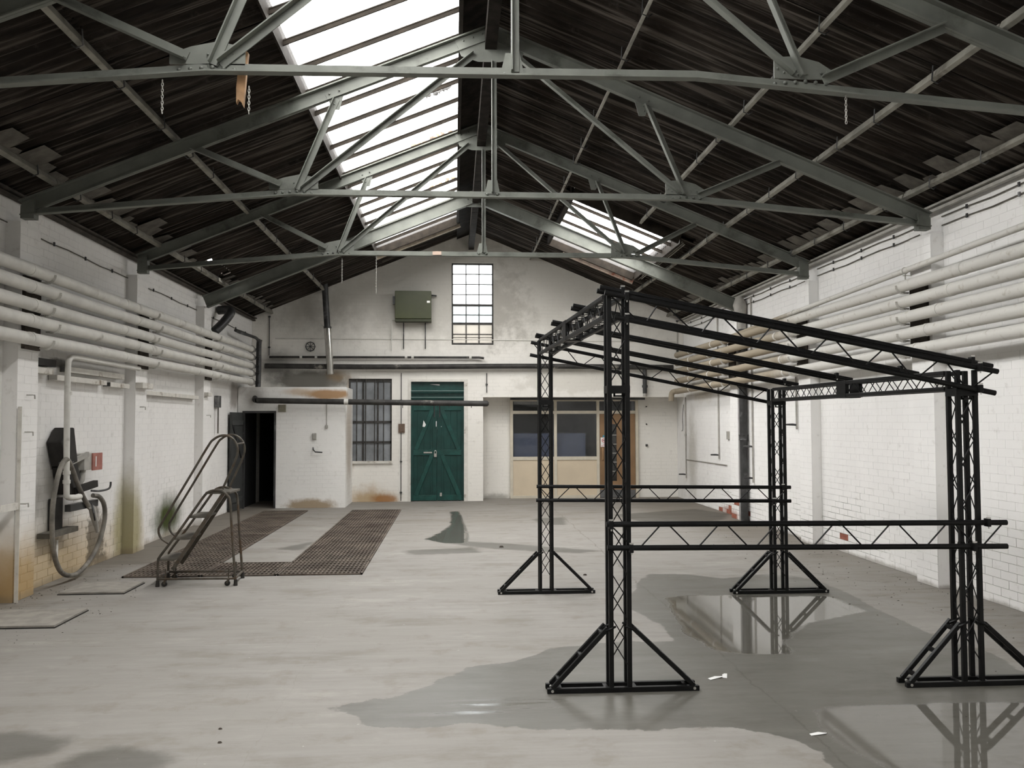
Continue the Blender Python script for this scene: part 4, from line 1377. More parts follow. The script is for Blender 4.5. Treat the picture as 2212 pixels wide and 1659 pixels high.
tag(obj('back_pipe', MB().tube([(x, 17.68, 2.728 + 0.01 * math.sin(x)) for x in np.linspace(-3.78, 4.5, 20)], 0.052, 14), M_lag, smooth=True), 'long black lagged pipe running the full width of the gable above the doors', 'pipe')
root = thing('thin_back_pipe', (-1.6, 17.7, 2.88), 'thin dark pipe with white clips just above the long black pipe', 'pipe')
obj('pipe', MB().tube([(-3.7, 17.72, 2.915), (0.5, 17.72, 2.915), (0.6, 17.70, 2.90)], 0.024, 10), M_lag, root, smooth=True)
for x in (-3.1, -2.8, -1.0, -0.87, 0.3):
    obj('clip', MB().tube([(x, 17.72, 2.918), (x + 0.05, 17.72, 2.918)], 0.03, 10), M_pipe, root, smooth=True)
root = thing('door_pipe', (-1.5, 16.5, 1.9), 'black capped pipe passing in front of the barred window and green doors', 'pipe')
obj('pipe', MB().tube(smooth_path([(-3.74, 16.8, 2.13), (-3.73, 16.62, 2.04), (-3.66, 16.52, 2.015), (-3.5, 16.5, 2.01), (-2, 16.5, 1.985), (0, 16.5, 1.957), (0.58, 16.5, 1.95)], 5), 0.052, 14), M_lag, root, smooth=True)
obj('end_cap', MB().tube([(0.56, 16.5, 1.95), (0.62, 16.5, 1.95), (0.65, 16.5, 1.95)], [0.055, 0.055, 0.03], 14), M_lag, root, smooth=True)
obj('white_collar', MB().tube([(-2.06, 16.5, 1.986), (-1.98, 16.5, 1.985)], 0.056, 14), M_pipe, root, smooth=True)
for x in (-0.97, -0.1, 0.32):
    obj('drip_stud', MB().cyl((x, 16.5, 1.87), (x, 16.5, 1.93), 0.008, 6), M_iron, root)

# flue, valve wheel, green box on the gable
root = thing('flue_pipe', (-2.55, 17.5, 2.57), 'half bright half sooty metal flue hanging from the roof in front of the gable', 'flue')
ft, fb = Vector(on_plane_y(701, 615, 17.5)), Vector(on_plane_y(714, 809, 17.5))
fm = ft.lerp(fb, 0.5)
obj('upper_flue', MB().tube([ft + Vector((0, 0, 0.06)), fm], 0.062, 14), M_iron, root, smooth=True)
obj('lower_flue', MB().tube([fm - Vector((0, 0, -0.03)), fb], 0.07, 14), M_alu, root, smooth=True)
obj('collar', MB().tube([fm + Vector((0, 0, 0.06)), fm + Vector((0, 0, 0.02))], 0.078, 14), M_iron, root, smooth=True)
obj('damper_flap', MB().bar(fm + Vector((-0.07, -0.03, 0.04)), fm + Vector((-0.16, -0.05, 0.11)), 0.05, 0.012), M_alu, root)
root = thing('valve_wheel', (-2.898, 17.77, 3.03), 'dark hexagonal handwheel on the gable beside the flue', 'valve wheel')
mb = MB().tube([(-2.898 + 0.095 * math.cos(a), 17.77, 3.131 + 0.095 * math.sin(a)) for a in np.linspace(0, 2 * PI, 9)[:-1]], 0.010, 6, closed=True)
obj('rim', mb, M_iron, root, smooth=True)
mb = MB()
for a in np.linspace(0, 2 * PI, 9)[:-1]:
    mb.cyl((-2.898, 17.77, 3.131), (-2.898 + 0.095 * math.cos(a), 17.77, 3.131 + 0.095 * math.sin(a)), 0.005, 5)
mb.cyl((-2.898, 17.73, 3.131), (-2.898, 17.80, 3.131), 0.02, 10)
obj('spokes', mb, M_iron, root)
root = thing('switch_box', (-0.83, 17.7, 3.62), 'olive green metal switch box high on the gable', 'electrical box')
obj('body', MB().box(-1.19, -0.465, 17.52, 17.79, 3.68, 4.24), M_olive, root, bevel=0.008)
obj('lower_skirt', MB().box(-1.19, -0.465, 17.53, 17.79, 3.625, 3.672), simple('dark_olive', (0.045, 0.05, 0.025), 0.5), root, bevel=0.004)
obj('lever', MB().box(-1.24, -1.19, 17.6, 17.68, 3.98, 4.14), M_iron, root)
obj('badge', MB().box(-0.55, -0.49, 17.514, 17.522, 4.0, 4.04), M_chrome, root)
obj('side_pipe', MB().cyl((-0.465, 17.72, 4.18), (-0.36, 17.72, 4.17), 0.018, 8), M_iron, root)
for x in (-1.03, -0.59):
    obj('tail_conduit', MB().cyl((x, 17.765, 3.63), (x, 17.765, 3.09), 0.011, 8), M_iron, root)
obj('pale_conduit', MB().tube([(-1.18, 17.765, 3.68), (-1.26, 17.765, 3.68), (-1.27, 17.765, 3.66), (-1.27, 17.765, 3.05)], 0.012, 8), M_pipe, root)

# thin conduits on the gable
tag(obj('gable_conduit', MB().tube([(-3.6, 17.79, 3.293), (0.0, 17.79, 3.285), (2.0, 17.79, 3.27), (4.6, 17.79, 3.255)], 0.009, 8), M_pipe), 'thin pale conduit running level across the gable under the tall window', 'conduit')
for x, z0, z1, lab in ((-3.72, 2.95, 3.75, 'thin rusty conduit rising up the gable in the corner above the manifold'),
                       (-1.075, 0.02, 2.6, 'thin vertical conduit on the pier between barred window and green doors'),
                       (4.62, 2.9, 3.7, 'thin vertical conduit on the gable in the corner behind the gantry'),
                       (0.66, 2.2, 2.6, 'short thin conduit on the gable beside the door pipe end')):
    root = thing('wall_conduit', (x, 17.785, z0), lab, 'conduit')
    obj('pipe', MB().cyl((x, 17.785, z0), (x, 17.785, z1), 0.008, 8), M_lightgrey if x > 4 else M_iron, root)
    for z in np.arange(z0 + 0.15, z1, 0.62):
        obj('saddle_clip', MB().box(x - 0.022, x + 0.022, 17.772, 17.798, z, z + 0.03), M_iron, root)
root = thing('drain_stub', (3.9, 17.7, 2.1), 'dark vertical drain stub with a clamp above the office door', 'pipe')
obj('pipe', MB().tube([(3.91, 17.7, 2.70), (3.91, 17.7, 2.18)], 0.045, 12), M_iron, root, smooth=True)
obj('clamp_ring', MB().tube([(3.91, 17.7, 2.30), (3.91, 17.7, 2.35)], 0.06, 12), M_iron, root, smooth=True)
obj('glass_jar', MB().tube([(3.91, 17.7, 2.12), (3.91, 17.7, 2.26)], 0.04, 12), M_lightgrey, root, smooth=True)

# small fittings on the store wall and pier
def fitting(name, x0, x1, y, z0, z1, mat, label, cat, lid=True):
    root = thing(name, ((x0 + x1) / 2, y, z0), label, cat)
    obj('box', MB().box(x0, x1, y - 0.03, y, z0, z1), mat, root, bevel=0.004)
    w_ = (x1 - x0) * 0.2
    obj('cover', MB().box(x0 + w_, x1 - w_, y - 0.04, y - 0.03, z0 + w_, z1 - w_), mat, root, bevel=0.003)
    return root


fitting('vent_plate', -3.30, -3.16, 16.65, 1.80, 1.94, simple('grimy_vent', (0.28, 0.26, 0.2), 0.8), 'small square grimy vent plate beside the open doorway', 'vent')
fitting('switch_plate', -2.665, -2.59, 16.65, 1.28, 1.40, M_lightgrey, 'small dark switch plate at eye height on the store wall', 'switch')
fitting('socket_box', -2.43, -2.375, 16.65, 1.49, 1.55, M_lightgrey, 'tiny socket box under a thin conduit on the store wall', 'socket').children[0]
tag(obj('store_conduit', MB().cyl((-2.40, 16.64, 1.55), (-2.40, 16.64, 1.96), 0.007, 6), M_lightgrey), 'thin conduit dropping to the tiny socket box on the store wall', 'conduit')
tag(obj('tap_stub', MB().tube([(-2.65, 16.65, 1.13), (-2.64, 16.60, 1.09), (-2.60, 16.58, 1.05), (-2.47, 16.58, 1.04)], 0.012, 8), M_iron), 'small dark tap stub sticking out of the store wall', 'tap')
fitting('junction_plate', -1.13, -1.0, 17.8, 1.39, 1.57, simple('rusty_plate', (0.17, 0.12, 0.09), 0.8), 'rusty square junction plate between barred window and green doors', 'junction box')


# ------------------------------------------------------------------ gable window
root = struct(thing('window_1', (0.37, 17.9, WIN[2]), 'tall steel window high in the gable with small panes', 'window'))
del root['category']
x0, x1, z0, z1 = WIN
m = MB()
yw = 17.86
m.box(x0, x0 + 0.03, yw - 0.03, yw + 0.03, z0, z1); m.box(x1 - 0.03, x1, yw - 0.03, yw + 0.03, z0, z1)
m.box(x0 + 0.03, x1 - 0.03, yw - 0.03, yw + 0.03, z0, z0 + 0.04); m.box(x0 + 0.03, x1 - 0.03, yw - 0.03, yw + 0.03, z1 - 0.035, z1)
obj('frame', m, M_winframe, root)
vx = [x0 + 0.03, x0 + 0.03 + (x1 - x0 - 0.06) / 3, x0 + 0.03 + 2 * (x1 - x0 - 0.06) / 3, x1 - 0.03]
rows = [z1 - 0.035, 4.64, 4.43, 4.22, 4.0, 3.80, 3.62, 3.40, z0 + 0.04]
for x in vx[1:-1]:
    obj('mullion', MB().box(x - 0.011, x + 0.011, yw - 0.02, yw + 0.02, z0 + 0.04, z1 - 0.035), M_winframe, root)
for z in rows[1:-1]:
    t_ = 0.024 if z in (4.0, 3.62) else 0.009
    obj('transom', MB().box(x0 + 0.03, x1 - 0.03, yw - 0.022, yw + 0.022, z - t_, z + t_), M_winframe, root)
obj('guard_bar', MB().cyl((x0, yw - 0.05, 3.33), (x1, yw - 0.05, 3.33), 0.008, 6), M_winframe, root)
for i in range(3):
    for j in range(8):
        mat = M_winpane if j < 4 else (M_winpane2 if j < 6 else M_winpane3)
        obj('glass_pane', MB().box(vx[i], vx[i + 1], yw - 0.002, yw + 0.002, rows[j + 1], rows[j]), mat, root)

# ------------------------------------------------------------------ barred window beside the green doors
root = struct(thing('window_5', (-1.7, 17.85, WIN2[2]), 'barred window with frosted grey glass left of the green doors', 'window'))
del root['category']
x0, x1, z0, z1 = WIN2
m = MB()
yw = 17.87
m.box(x0, x0 + 0.035, yw - 0.03, yw + 0.03, z0, z1); m.box(x1 - 0.035, x1, yw - 0.03, yw + 0.03, z0, z1)
m.box(x0 + 0.035, x1 - 0.035, yw - 0.03, yw + 0.03, z1 - 0.06, z1)
obj('frame', m, M_winframe, root)
obj('sill', MB().box(x0 - 0.02, x1 + 0.02, 17.76, 17.95, z0 - 0.02, z0 + 0.03), M_trunk, root)
px_ = [x0 + 0.035, x0 + 0.29, x0 + 0.585, x1 - 0.035]
pz_ = [z0 + 0.03, 1.20, 1.61, z1 - 0.06]
for x in px_[1:-1]:
    obj('mullion', MB().box(x - 0.018, x + 0.018, yw - 0.025, yw + 0.02, z0 + 0.03, z1 - 0.06), M_winframe, root)
for z in pz_[1:-1]:
    obj('transom', MB().box(x0, x1, yw - 0.03, yw + 0.02, z - 0.02, z + 0.02), M_winframe, root)
for i in range(3):
    for j in range(3):
        obj('glass_pane', MB().box(px_[i], px_[i + 1], yw - 0.002, yw + 0.002, pz_[j], pz_[j + 1]), M_frost, root)
for k in range(4):
    x = x0 + 0.165 + 0.18 * k
    obj('security_bar', MB().cyl((x, yw - 0.06, z0), (x, yw - 0.06, z1 - 0.01), 0.011, 8), M_winframe, root)

# ------------------------------------------------------------------ green double doors
door = struct(thing('door_1', (-0.33, 17.86, 0), 'bottle green double plank doors with cross braces and a padlock', 'door'))
del door['category']
x0, x1, _, z1 = DOOR
m = MB()
m.box(x0, x0 + 0.045, 17.78, 17.92, 0, z1); m.box(x1 - 0.075, x1, 17.78, 17.92, 0, z1); m.box(x0 + 0.045, x1 - 0.075, 17.78, 17.92, z1 - 0.045, z1)
obj('frame', m, M_trunk, door)
lx0, lx1, lz = x0 + 0.045, x1 - 0.075, 1.98
midx = (lx0 + lx1) / 2 - 0.01
for (a, b_, s_) in ((lx0, midx - 0.003, -1), (midx + 0.003, lx1, 1)):
    leaf = obj('door_leaf', MB().box(a, b_, 17.868, 17.89, 0.01, lz), M_green, door)
    n_ = 4
    for k in range(n_):
        p, q = a + (b_ - a) * k / n_, a + (b_ - a) * (k + 1) / n_
        obj('plank', MB().box(p + 0.002, q - 0.002, 17.858, 17.869, 0.01, lz), M_green, leaf, bevel=0.002)
    for zc_ in (0.07, 0.985, 1.895):
        obj('ledge', MB().box(a + (0.05 if s_ < 0 else 0.0), b_ - (0.0 if s_ < 0 else 0.05), 17.838, 17.858, zc_ - 0.055, zc_ + 0.055), M_green_hi, leaf, bevel=0.003)
    inn, out_ = (b_ - 0.10, a + 0.10) if s_ < 0 else (a + 0.10, b_ - 0.10)
    for zb_, ztp in ((0.12, 0.93), (1.04, 1.84)):
        obj('brace', MB().bar((out_, 17.848, zb_), (inn, 17.848, ztp), 0.03, 0.085, up=(0, 0, 1)), M_green_hi, leaf, bevel=0.003)
    obj('meeting_stile', MB().box(b_ - 0.085, b_, 17.84, 17.858, 0.01, lz) if s_ < 0 else MB().box(a, a + 0.085, 17.84, 17.858, 0.01, lz), M_green, leaf, bevel=0.003)
    obj('hanging_stile', MB().box(a, a + 0.055, 17.84, 17.858, 0.01, lz) if s_ < 0 else MB().box(b_ - 0.055, b_, 17.84, 17.858, 0.01, lz), M_green, leaf, bevel=0.003)
    xb = midx + s_ * 0.055
    obj('bolt', MB().cyl((xb, 17.828, 1.70), (xb, 17.828, 1.95), 0.011, 8), M_iron, leaf)
mb = MB().box(midx - 0.06, midx - 0.005, 17.80, 17.825, 0.895, 0.965)
pk = obj('padlock', mb, M_lightgrey, door, bevel=0.006); pk['label'] = 'small grey padlock'
obj('shackle', MB().tube(smooth_path([(midx - 0.052, 17.812, 0.965), (midx - 0.05, 17.812, 1.01), (midx - 0.033, 17.812, 1.025), (midx - 0.014, 17.812, 1.01), (midx - 0.012, 17.812, 0.965)], 4), 0.006, 6), M_chrome, pk, smooth=True)
obj('hasp', MB().box(midx - 0.27, midx - 0.10, 17.828, 17.838, 0.97, 1.0), M_lightgrey, door)
obj('foot_bolt', MB().box(midx + 0.06, midx + 0.10, 17.825, 17.84, 0.10, 0.17), M_lightgrey, door)
for (pts, nm) in (([(-0.645, 1.51), (-0.625, 1.64), (-0.575, 1.55), (-0.60, 1.505)], 'paper_scrap'), ([(-0.375, 1.51), (-0.375, 1.62), (-0.36, 1.62), (-0.36, 1.51)], 'paper_scrap'), ([(-0.27, 1.50), (-0.27, 1.52), (-0.25, 1.515)], 'paper_scrap')):
    obj(nm, MB().prism(pts, 17.826, 17.829), M_paper, door)
# louvred light over the doors
obj('transom_rail', MB().box(lx0, lx1, 17.84, 17.9, lz, lz + 0.06), M_green, door)
obj('louvre_backing', MB().box(lx0, lx1, 17.885, 17.895, lz + 0.06, z1 - 0.045), simple('dull_green_glass', (0.02, 0.07, 0.062), 0.25), door)
for z in (2.09, 2.22):
    obj('louvre_bar', MB().bar((x0 + 0.005, 17.82, z), (x1 - 0.02, 17.82, z), 0.05, 0.03), M_green, door, bevel=0.004)
    obj('louvre_edge', MB().bar((x0 + 0.005, 17.80, z + 0.018), (x1 - 0.02, 17.80, z + 0.018), 0.02, 0.008), simple('pale_green_edge', (0.30, 0.40, 0.37), 0.5), door)
obj('note', MB().prism([(-0.50, 2.375), (-0.42, 2.365), (-0.30, 2.35), (-0.30, 2.375)], 17.875, 17.88), M_paper, door)

# ------------------------------------------------------------------ dark door leaf standing open
door = struct(thing('door_2', (-3.98, 16.3, 0), 'dark ledged door leaf standing open by the black doorway', 'door'))
del door['category']
leaf = obj('door_leaf', MB().bar((-3.97, 16.62, 0.9), (-4.005, 15.95, 0.9), 0.035, 1.78), simple('dark_grey_door', (0.05, 0.052, 0.05), 0.6), door)
leaf.location.z += 0.0
for z in (0.2, 0.9, 1.6):
    obj('ledge', MB().bar((-3.945, 16.60, z), (-3.98, 15.97, z), 0.02, 0.09), simple('dark_grey_ledge', (0.06, 0.062, 0.06), 0.6), door)
obj('brace', MB().bar((-3.945, 16.55, 0.95), (-3.98, 16.02, 1.55), 0.018, 0.06), M_iron, door)
m = MB()
m.box(-3.96, -3.92, 16.63, 16.70, 0, 1.82); m.box(-3.375, -3.34, 16.63, 16.70, 0, 1.82); m.box(-3.92, -3.375, 16.63, 16.70, 1.78, 1.82)
obj('frame', m, M_iron, door)

# ------------------------------------------------------------------ office screen in the recess
scr = struct(thing('window_6', (2.1, 18.33, 0), 'cream framed office screen with dark glass over cream panels', 'window'))
del scr['category']
m = MB()
ys0, ys1 = 18.28, 18.36
for x in (1.20, 2.125, 3.03):
    m.box(x - 0.03, x + 0.03, ys0, ys1, 0, 2.07)
for z in (0.80, 1.77, 2.035):
    m.box(1.2, 3.88, ys0 + 0.003, ys1 - 0.003, z, z + 0.065) if z > 1 else m.box(1.2, 3.03, ys0 + 0.003, ys1 - 0.003, z, z + 0.07)
m.box(3.83, 3.89, ys0, ys1, 0, 2.07)
m.box(1.2, 3.03, ys0 + 0.003, ys1 - 0.003, 0.001, 0.06)
obj('frame', m, M_frame, scr)
obj('lintel', MB().box(1.17, 4.03, 18.24, 18.30, 2.065, 2.112), M_iron, scr)
for a, b_ in ((1.23, 2.095), (2.155, 3.0)):
    obj('lower_panel', MB().box(a, b_, ys0 + 0.02, ys1 - 0.02, 0.06, 0.80), M_panel, scr)
    obj('glass_pane', MB().box(a, b_, 18.31, 18.315, 0.87, 1.77), M_darkglass, scr)
    obj('glass_pane', MB().box(a, b_, 18.31, 18.315, 1.835, 2.035), M_darkglass, scr)
obj('glass_pane', MB().box(3.06, 3.83, 18.31, 18.315, 1.835, 2.035), M_darkglass, scr)
tag(obj('blue_board', MB().box(1.25, 2.78, 18.42, 18.45, 0.0, 1.36), M_bluepanel), 'slate blue board standing behind the dark office glass', 'board')
m = MB()
m.box(1.26, 2.0, 18.44, 18.46, 1.97, 2.04)
tag(obj('blind_roll', m, M_lightgrey), 'rolled grey blind behind the top office pane', 'blind')
door = struct(thing('door_3', (3.44, 18.33, 0), 'varnished wooden office door with a narrow vision slot', 'door'))
del door['category']
m = MB()
for (a, b_, c, d) in ((3.065, 3.33, 0.01, 1.765), (3.43, 3.825, 0.01, 1.765), (3.33, 3.43, 0.01, 0.35), (3.33, 3.43, 1.55, 1.765)):
    m.box(a, b_, 18.30, 18.345, c, d)
obj('door_leaf', m, M_wood, door)
obj('vision_pane', MB().box(3.33, 3.43, 18.32, 18.325, 0.35, 1.55), M_darkglass, door)
for z in (0.55, 0.74, 0.93, 1.12, 1.31):
    obj('pane_strip', MB().box(3.33, 3.43, 18.312, 18.318, z, z + 0.014), M_lightgrey, door)
obj('kick_plate', MB().box(3.07, 3.82, 18.294, 18.30, 0.01, 0.17), M_kick, door)
obj('pull_handle', MB().tube(smooth_path([(3.125, 18.30, 0.80), (3.125, 18.26, 0.81), (3.125, 18.25, 0.9), (3.125, 18.26, 1.03), (3.125, 18.30, 1.04)], 4), 0.010, 8), M_pine, door, smooth=True)
sign = thing('no_smoking_sign', (3.14, 18.295, 1.07), 'small white no smoking sign on the wooden office door', 'sign')
obj('plate', MB().box(3.085, 3.215, 18.292, 18.298, 1.07, 1.27), M_paper, sign)
obj('ring', MB().tube([(3.15 + 0.036 * math.cos(a), 18.290, 1.205 + 0.036 * math.sin(a)) for a in np.linspace(0, 2 * PI, 25)[:-1]], 0.0055, 6, closed=True), M_signred, sign, smooth=True)
obj('slash', MB().bar((3.125, 18.289, 1.23), (3.175, 18.289, 1.18), 0.004, 0.009, up=(0, 1, 0)), M_signred, sign)
obj('cigarette', MB().box(3.125, 3.172, 18.289, 18.292, 1.199, 1.209), M_dark, sign)
obj('blue_tab', MB().box(3.13, 3.20, 18.292, 18.298, 1.275, 1.315), M_signblue, sign)
for k, txt in enumerate(('No', 'smoking')):
    cu = bpy.data.curves.new('lettering', 'FONT'); cu.body = txt; cu.size = 0.034; cu.align_x = 'CENTER'; cu.extrude = 0.0005
    to = bpy.data.objects.new('lettering_src', cu); COL.objects.link(to)
    bpy.context.view_layer.update()
    tm = bpy.data.meshes.new_from_object(to.evaluated_get(bpy.context.evaluated_depsgraph_get()))
    bpy.data.objects.remove(to)
    lo_ = bpy.data.objects.new('lettering', tm); COL.objects.link(lo_)
    tm.materials.clear(); tm.materials.append(M_signred)
    lo_.parent = sign; lo_.rotation_euler = (PI / 2, 0, 0)
    lo_.location = Vector((3.15, 18.291, 1.115 - 0.032 * k)) - sign.location
for (z, s_) in ((1.92, 0.011), (1.55, 0.011), (1.1, 0.022)):
    mb = MB().box(4.08 - s_, 4.08 + s_, 18.32, 18.36, z - s_, z + s_)
    mb.cyl((4.08, 18.32, z), (4.08, 18.30, z), s_ * 0.5, 8)
    tag(obj('wall_stud', mb, M_iron), {1.92: 'tiny dark fixing high on the recess wall by the office door', 1.55: 'tiny dark fixing halfway up the recess wall by the office door', 1.1: 'small dark switch on the recess wall by the office door'}[z], 'fixing')

# ------------------------------------------------------------------ hose gear on the left wall
root = thing('wall_tank', (-3.95, 9.0, 0.87), 'black angular iron tank fixed to the wall behind the hose', 'tank')
obj('upper_casing', MB().prism_x([(8.97, 1.41), (9.13, 1.555), (9.26, 1.555), (9.36, 1.20), (9.08, 1.16)], -4.05, -3.90), M_tank, root, bevel=0.012)
obj('lower_casing', MB().prism_x([(9.10, 1.155), (9.36, 1.195), (9.47, 1.04), (9.36, 0.87), (9.22, 0.87)], -4.05, -3.91), M_tank, root, bevel=0.012)
obj('strap', MB().box(-3.94, -3.895, 9.0, 9.25, 1.195, 1.21), M_iron, root)
root = thing('drop_pipe', (-3.86, 9.1, 0.8), 'cream pipe dropping from under the fat pipes down to the hose gear', 'pipe')
obj('pipe', MB().tube(smooth_path([(-3.86, 10.95, 2.265), (-3.86, 9.6, 2.27), (-3.86, 9.13, 2.272), (-3.86, 9.02, 2.24), (-3.855, 8.975, 2.14), (-3.85, 8.965, 1.6), (-3.85, 8.985, 0.96), (-3.85, 9.005, 0.87), (-3.83, 9.10, 0.85), (-3.82, 9.23, 0.85)], 5), 0.029, 12), M_pipe, root, smooth=True)
for z in (1.0, 1.09, 1.88):
    obj('union', MB().cyl((-3.85, 8.982, z), (-3.85, 8.981, z + 0.035), 0.036, 12), M_pipe, root, smooth=True)
root = thing('rubber_hose', (-3.84, 9.4, 0.0), 'grey rubber hose hung in one big loop against the stained wall', 'hose')
HP = [(9.74, 0.82), (9.87, 0.79), (9.98, 0.68), (10.01, 0.5), (9.92, 0.28), (9.72, 0.11), (9.40, 0.03), (9.05, 0.12), (8.82, 0.38), (8.74, 0.75), (8.80, 1.02), (8.93, 1.18), (9.10, 1.235), (9.27, 1.14), (9.42, 0.97), (9.56, 0.80), (9.66, 0.69)]
obj('hose', MB().tube(smooth_path([(-3.835 + 0.03 * math.sin(i * 0.8) , y, z) for i, (y, z) in enumerate([(y * 0.984, 1.6 + (z - 1.6) * 0.984) for y, z in HP])], 5), 0.024, 10), M_hose, root, smooth=True)
obj('nozzle', MB().tube([(-3.80, 9.47, 0.72), (-3.80, 9.53, 0.62), (-3.80, 9.60, 0.50), (-3.80, 9.63, 0.44)], [0.032, 0.036, 0.022, 0.016], 10), M_lightgrey, root, smooth=True)
obj('trigger', MB().tube([(-3.79, 9.45, 0.76), (-3.76, 9.43, 0.66), (-3.77, 9.49, 0.58)], 0.009, 6), M_iron, root, smooth=True)
root = thing('control_box', (-3.9, 9.75, 1.0), 'faded red and grey control box on an arm beside the tank', 'control box')
obj('arm', MB().bar((-3.93, 9.22, 1.19), (-3.90, 9.6, 1.27), 0.03, 0.05), M_lightgrey, root)
obj('casing', MB().box(-4.04, -3.90, 9.52, 9.93, 1.10, 1.275), M_lightgrey, root, bevel=0.006)
obj('red_face', MB().box(-3.90, -3.885, 9.70, 9.95, 1.09, 1.275), M_red, root)
obj('slot', MB().box(-3.884, -3.880, 9.76, 9.78, 1.13, 1.24), M_paper, root)
obj('cable_gland', MB().tube([(-3.95, 9.6, 1.10), (-3.95, 9.58, 1.0), (-3.97, 9.56, 0.95)], 0.03, 10), M_lightgrey, root, smooth=True)
root = thing('hose_bracket', (-3.9, 9.4, 0.45), 'dark wooden and iron bracket holding the hose gear', 'bracket')
obj('upper_arm', MB().bar((-3.92, 9.3, 0.90), (-3.86, 9.72, 0.95), 0.05, 0.07), M_tank, root)
obj('lower_arm', MB().bar((-3.92, 9.18, 0.735), (-3.86, 9.72, 0.745), 0.06, 0.07), M_iron, root)
obj('back_board', MB().box(-4.05, -4.01, 9.05, 9.28, 0.50, 0.84), M_tank, root)
obj('shelf', MB().box(-4.05, -3.93, 8.82, 9.47, 0.475, 0.525), M_tread, root)
obj('peg', MB().box(-4.04, -4.0, 9.13, 9.17, 0.22, 0.42), M_pipe, root)
tag(obj('wall_hook', MB().tube(smooth_path([(-4.03, 10.02, 0.85), (-3.98, 10.1, 0.84), (-3.97, 10.3, 0.84), (-3.97, 10.40, 0.86), (-3.97, 10.42, 0.92)], 4), 0.012, 8), M_iron, smooth=True), 'dark bent iron hook on the wall between hose and pilaster', 'hook')
tag(obj('wall_rail', MB().bar((-3.905, 6.0, 0.86), (-3.905, 8.12, 0.86), 0.03, 0.06), M_trunk), 'white horizontal rail fixed along the wall at the photo edge', 'rail')
tag(obj('corner_guard', MB().angle((-3.915, 8.115, 0.0), (-3.915, 8.115, 1.75), 0.035, 0.005, up=(0, 1, 0), sx=-1, sy=1), M_trunk), 'white metal corner strip on the pilaster beside the white rail', 'corner strip')

# trunking on the hose wall
for (y0, y1, z0, z1, dark, lab) in ((9.25, 10.78, 2.125, 2.185, True, 'upper cream cable trunking box behind the drop pipe'),
                                    (8.55, 8.92, 2.08, 2.14, False, 'short cream trunking stub beside the nearest pilaster'),
                                    (9.0, 10.25, 2.03, 2.085, False, 'long lower cream trunking box behind the drop pipe'),
                                    (10.36, 10.95, 2.02, 2.075, True, 'short lower cream trunking box against the middle pilaster'),
                                    (11.55, 13.85, 1.965, 2.02, False, 'long grey batten fitting between middle and far pilasters')):
    root = thing('cable_trunking', (-4.0, y0, z0), lab, 'trunking', 'trunking on the hose wall')
    obj('casing', MB().box(-4.055, -3.965, y0, y1, z0, z1), M_trunk, root, bevel=0.004)
    obj('end_face', MB().box(-4.05, -3.97, y0 - 0.006, y0, z0 + 0.004, z1 - 0.004), M_iron if dark else M_lightgrey, root)
tag(obj('pilaster_block', MB().box(-3.93, -3.84, 11.04, 11.42, 2.03, 2.10), M_trunk, bevel=0.006), 'white block capping a fitting on the middle pilaster', 'block')
tag(obj('pilaster_block', MB().box(-3.93, -3.86, 14.0, 14.2, 2.02, 2.08), M_trunk, bevel=0.006), 'small block on the far pilaster above the steps handrail', 'block')
tag(obj('dark_ledge', MB().box(-4.05, -3.98, 8.6, 9.0, 2.16, 2.23), M_tank), 'dark sooty ledge under the fat pipes next to the drop pipe', 'ledge')
fitting_root = thing('pull_switch', (-3.95, 15.1, 1.6), 'small dark pull switch with a dangling cord beyond the far pilaster', 'switch')
obj('box', MB().box(-4.05, -3.99, 15.05, 15.25, 1.86, 2.06), M_iron, fitting_root, bevel=0.005)
obj('cord', MB().cyl((-4.0, 15.1, 1.42), (-4.0, 15.1, 1.86), 0.012, 6), M_tread, fitting_root)
for (y, z, lab) in ((8.3, 1.86, 'nearest small bracket peg on the first visible pilaster'), (8.28, 1.52, 'middle small bracket peg on the first visible pilaster'), (8.22, 0.87, 'lowest small dark bracket peg on the first visible pilaster'), (11.2, 1.80, 'small bracket peg on the middle pilaster below the white block'), (14.15, 1.72, 'small bracket peg on the far pilaster')):
    mb = MB().tube([(-3.93, y, z), (-3.88, y, z), (-3.88, y + 0.05, z), (-3.88, y + 0.055, z - 0.035)], 0.006, 6)
    tag(obj('wall_peg', mb, M_lightgrey), lab, 'peg', 'pegs on the hose wall pilasters')
p = Vector((-3.97, 14.72, 3.12)); q = Vector((-3.78, 14.98, 3.46))
tag(obj('vent_elbow', MB().tube(smooth_path([p, p.lerp(q, 0.45) + Vector((0.02, 0, 0)), q, q + Vector((-0.08, 0.10, 0.06)), q + Vector((-0.24, 0.14, 0.06))], 5), 0.075, 14), M_iron, smooth=True), 'dark fat vent elbow on the wall above the cream pipes near the gable', 'vent pipe')

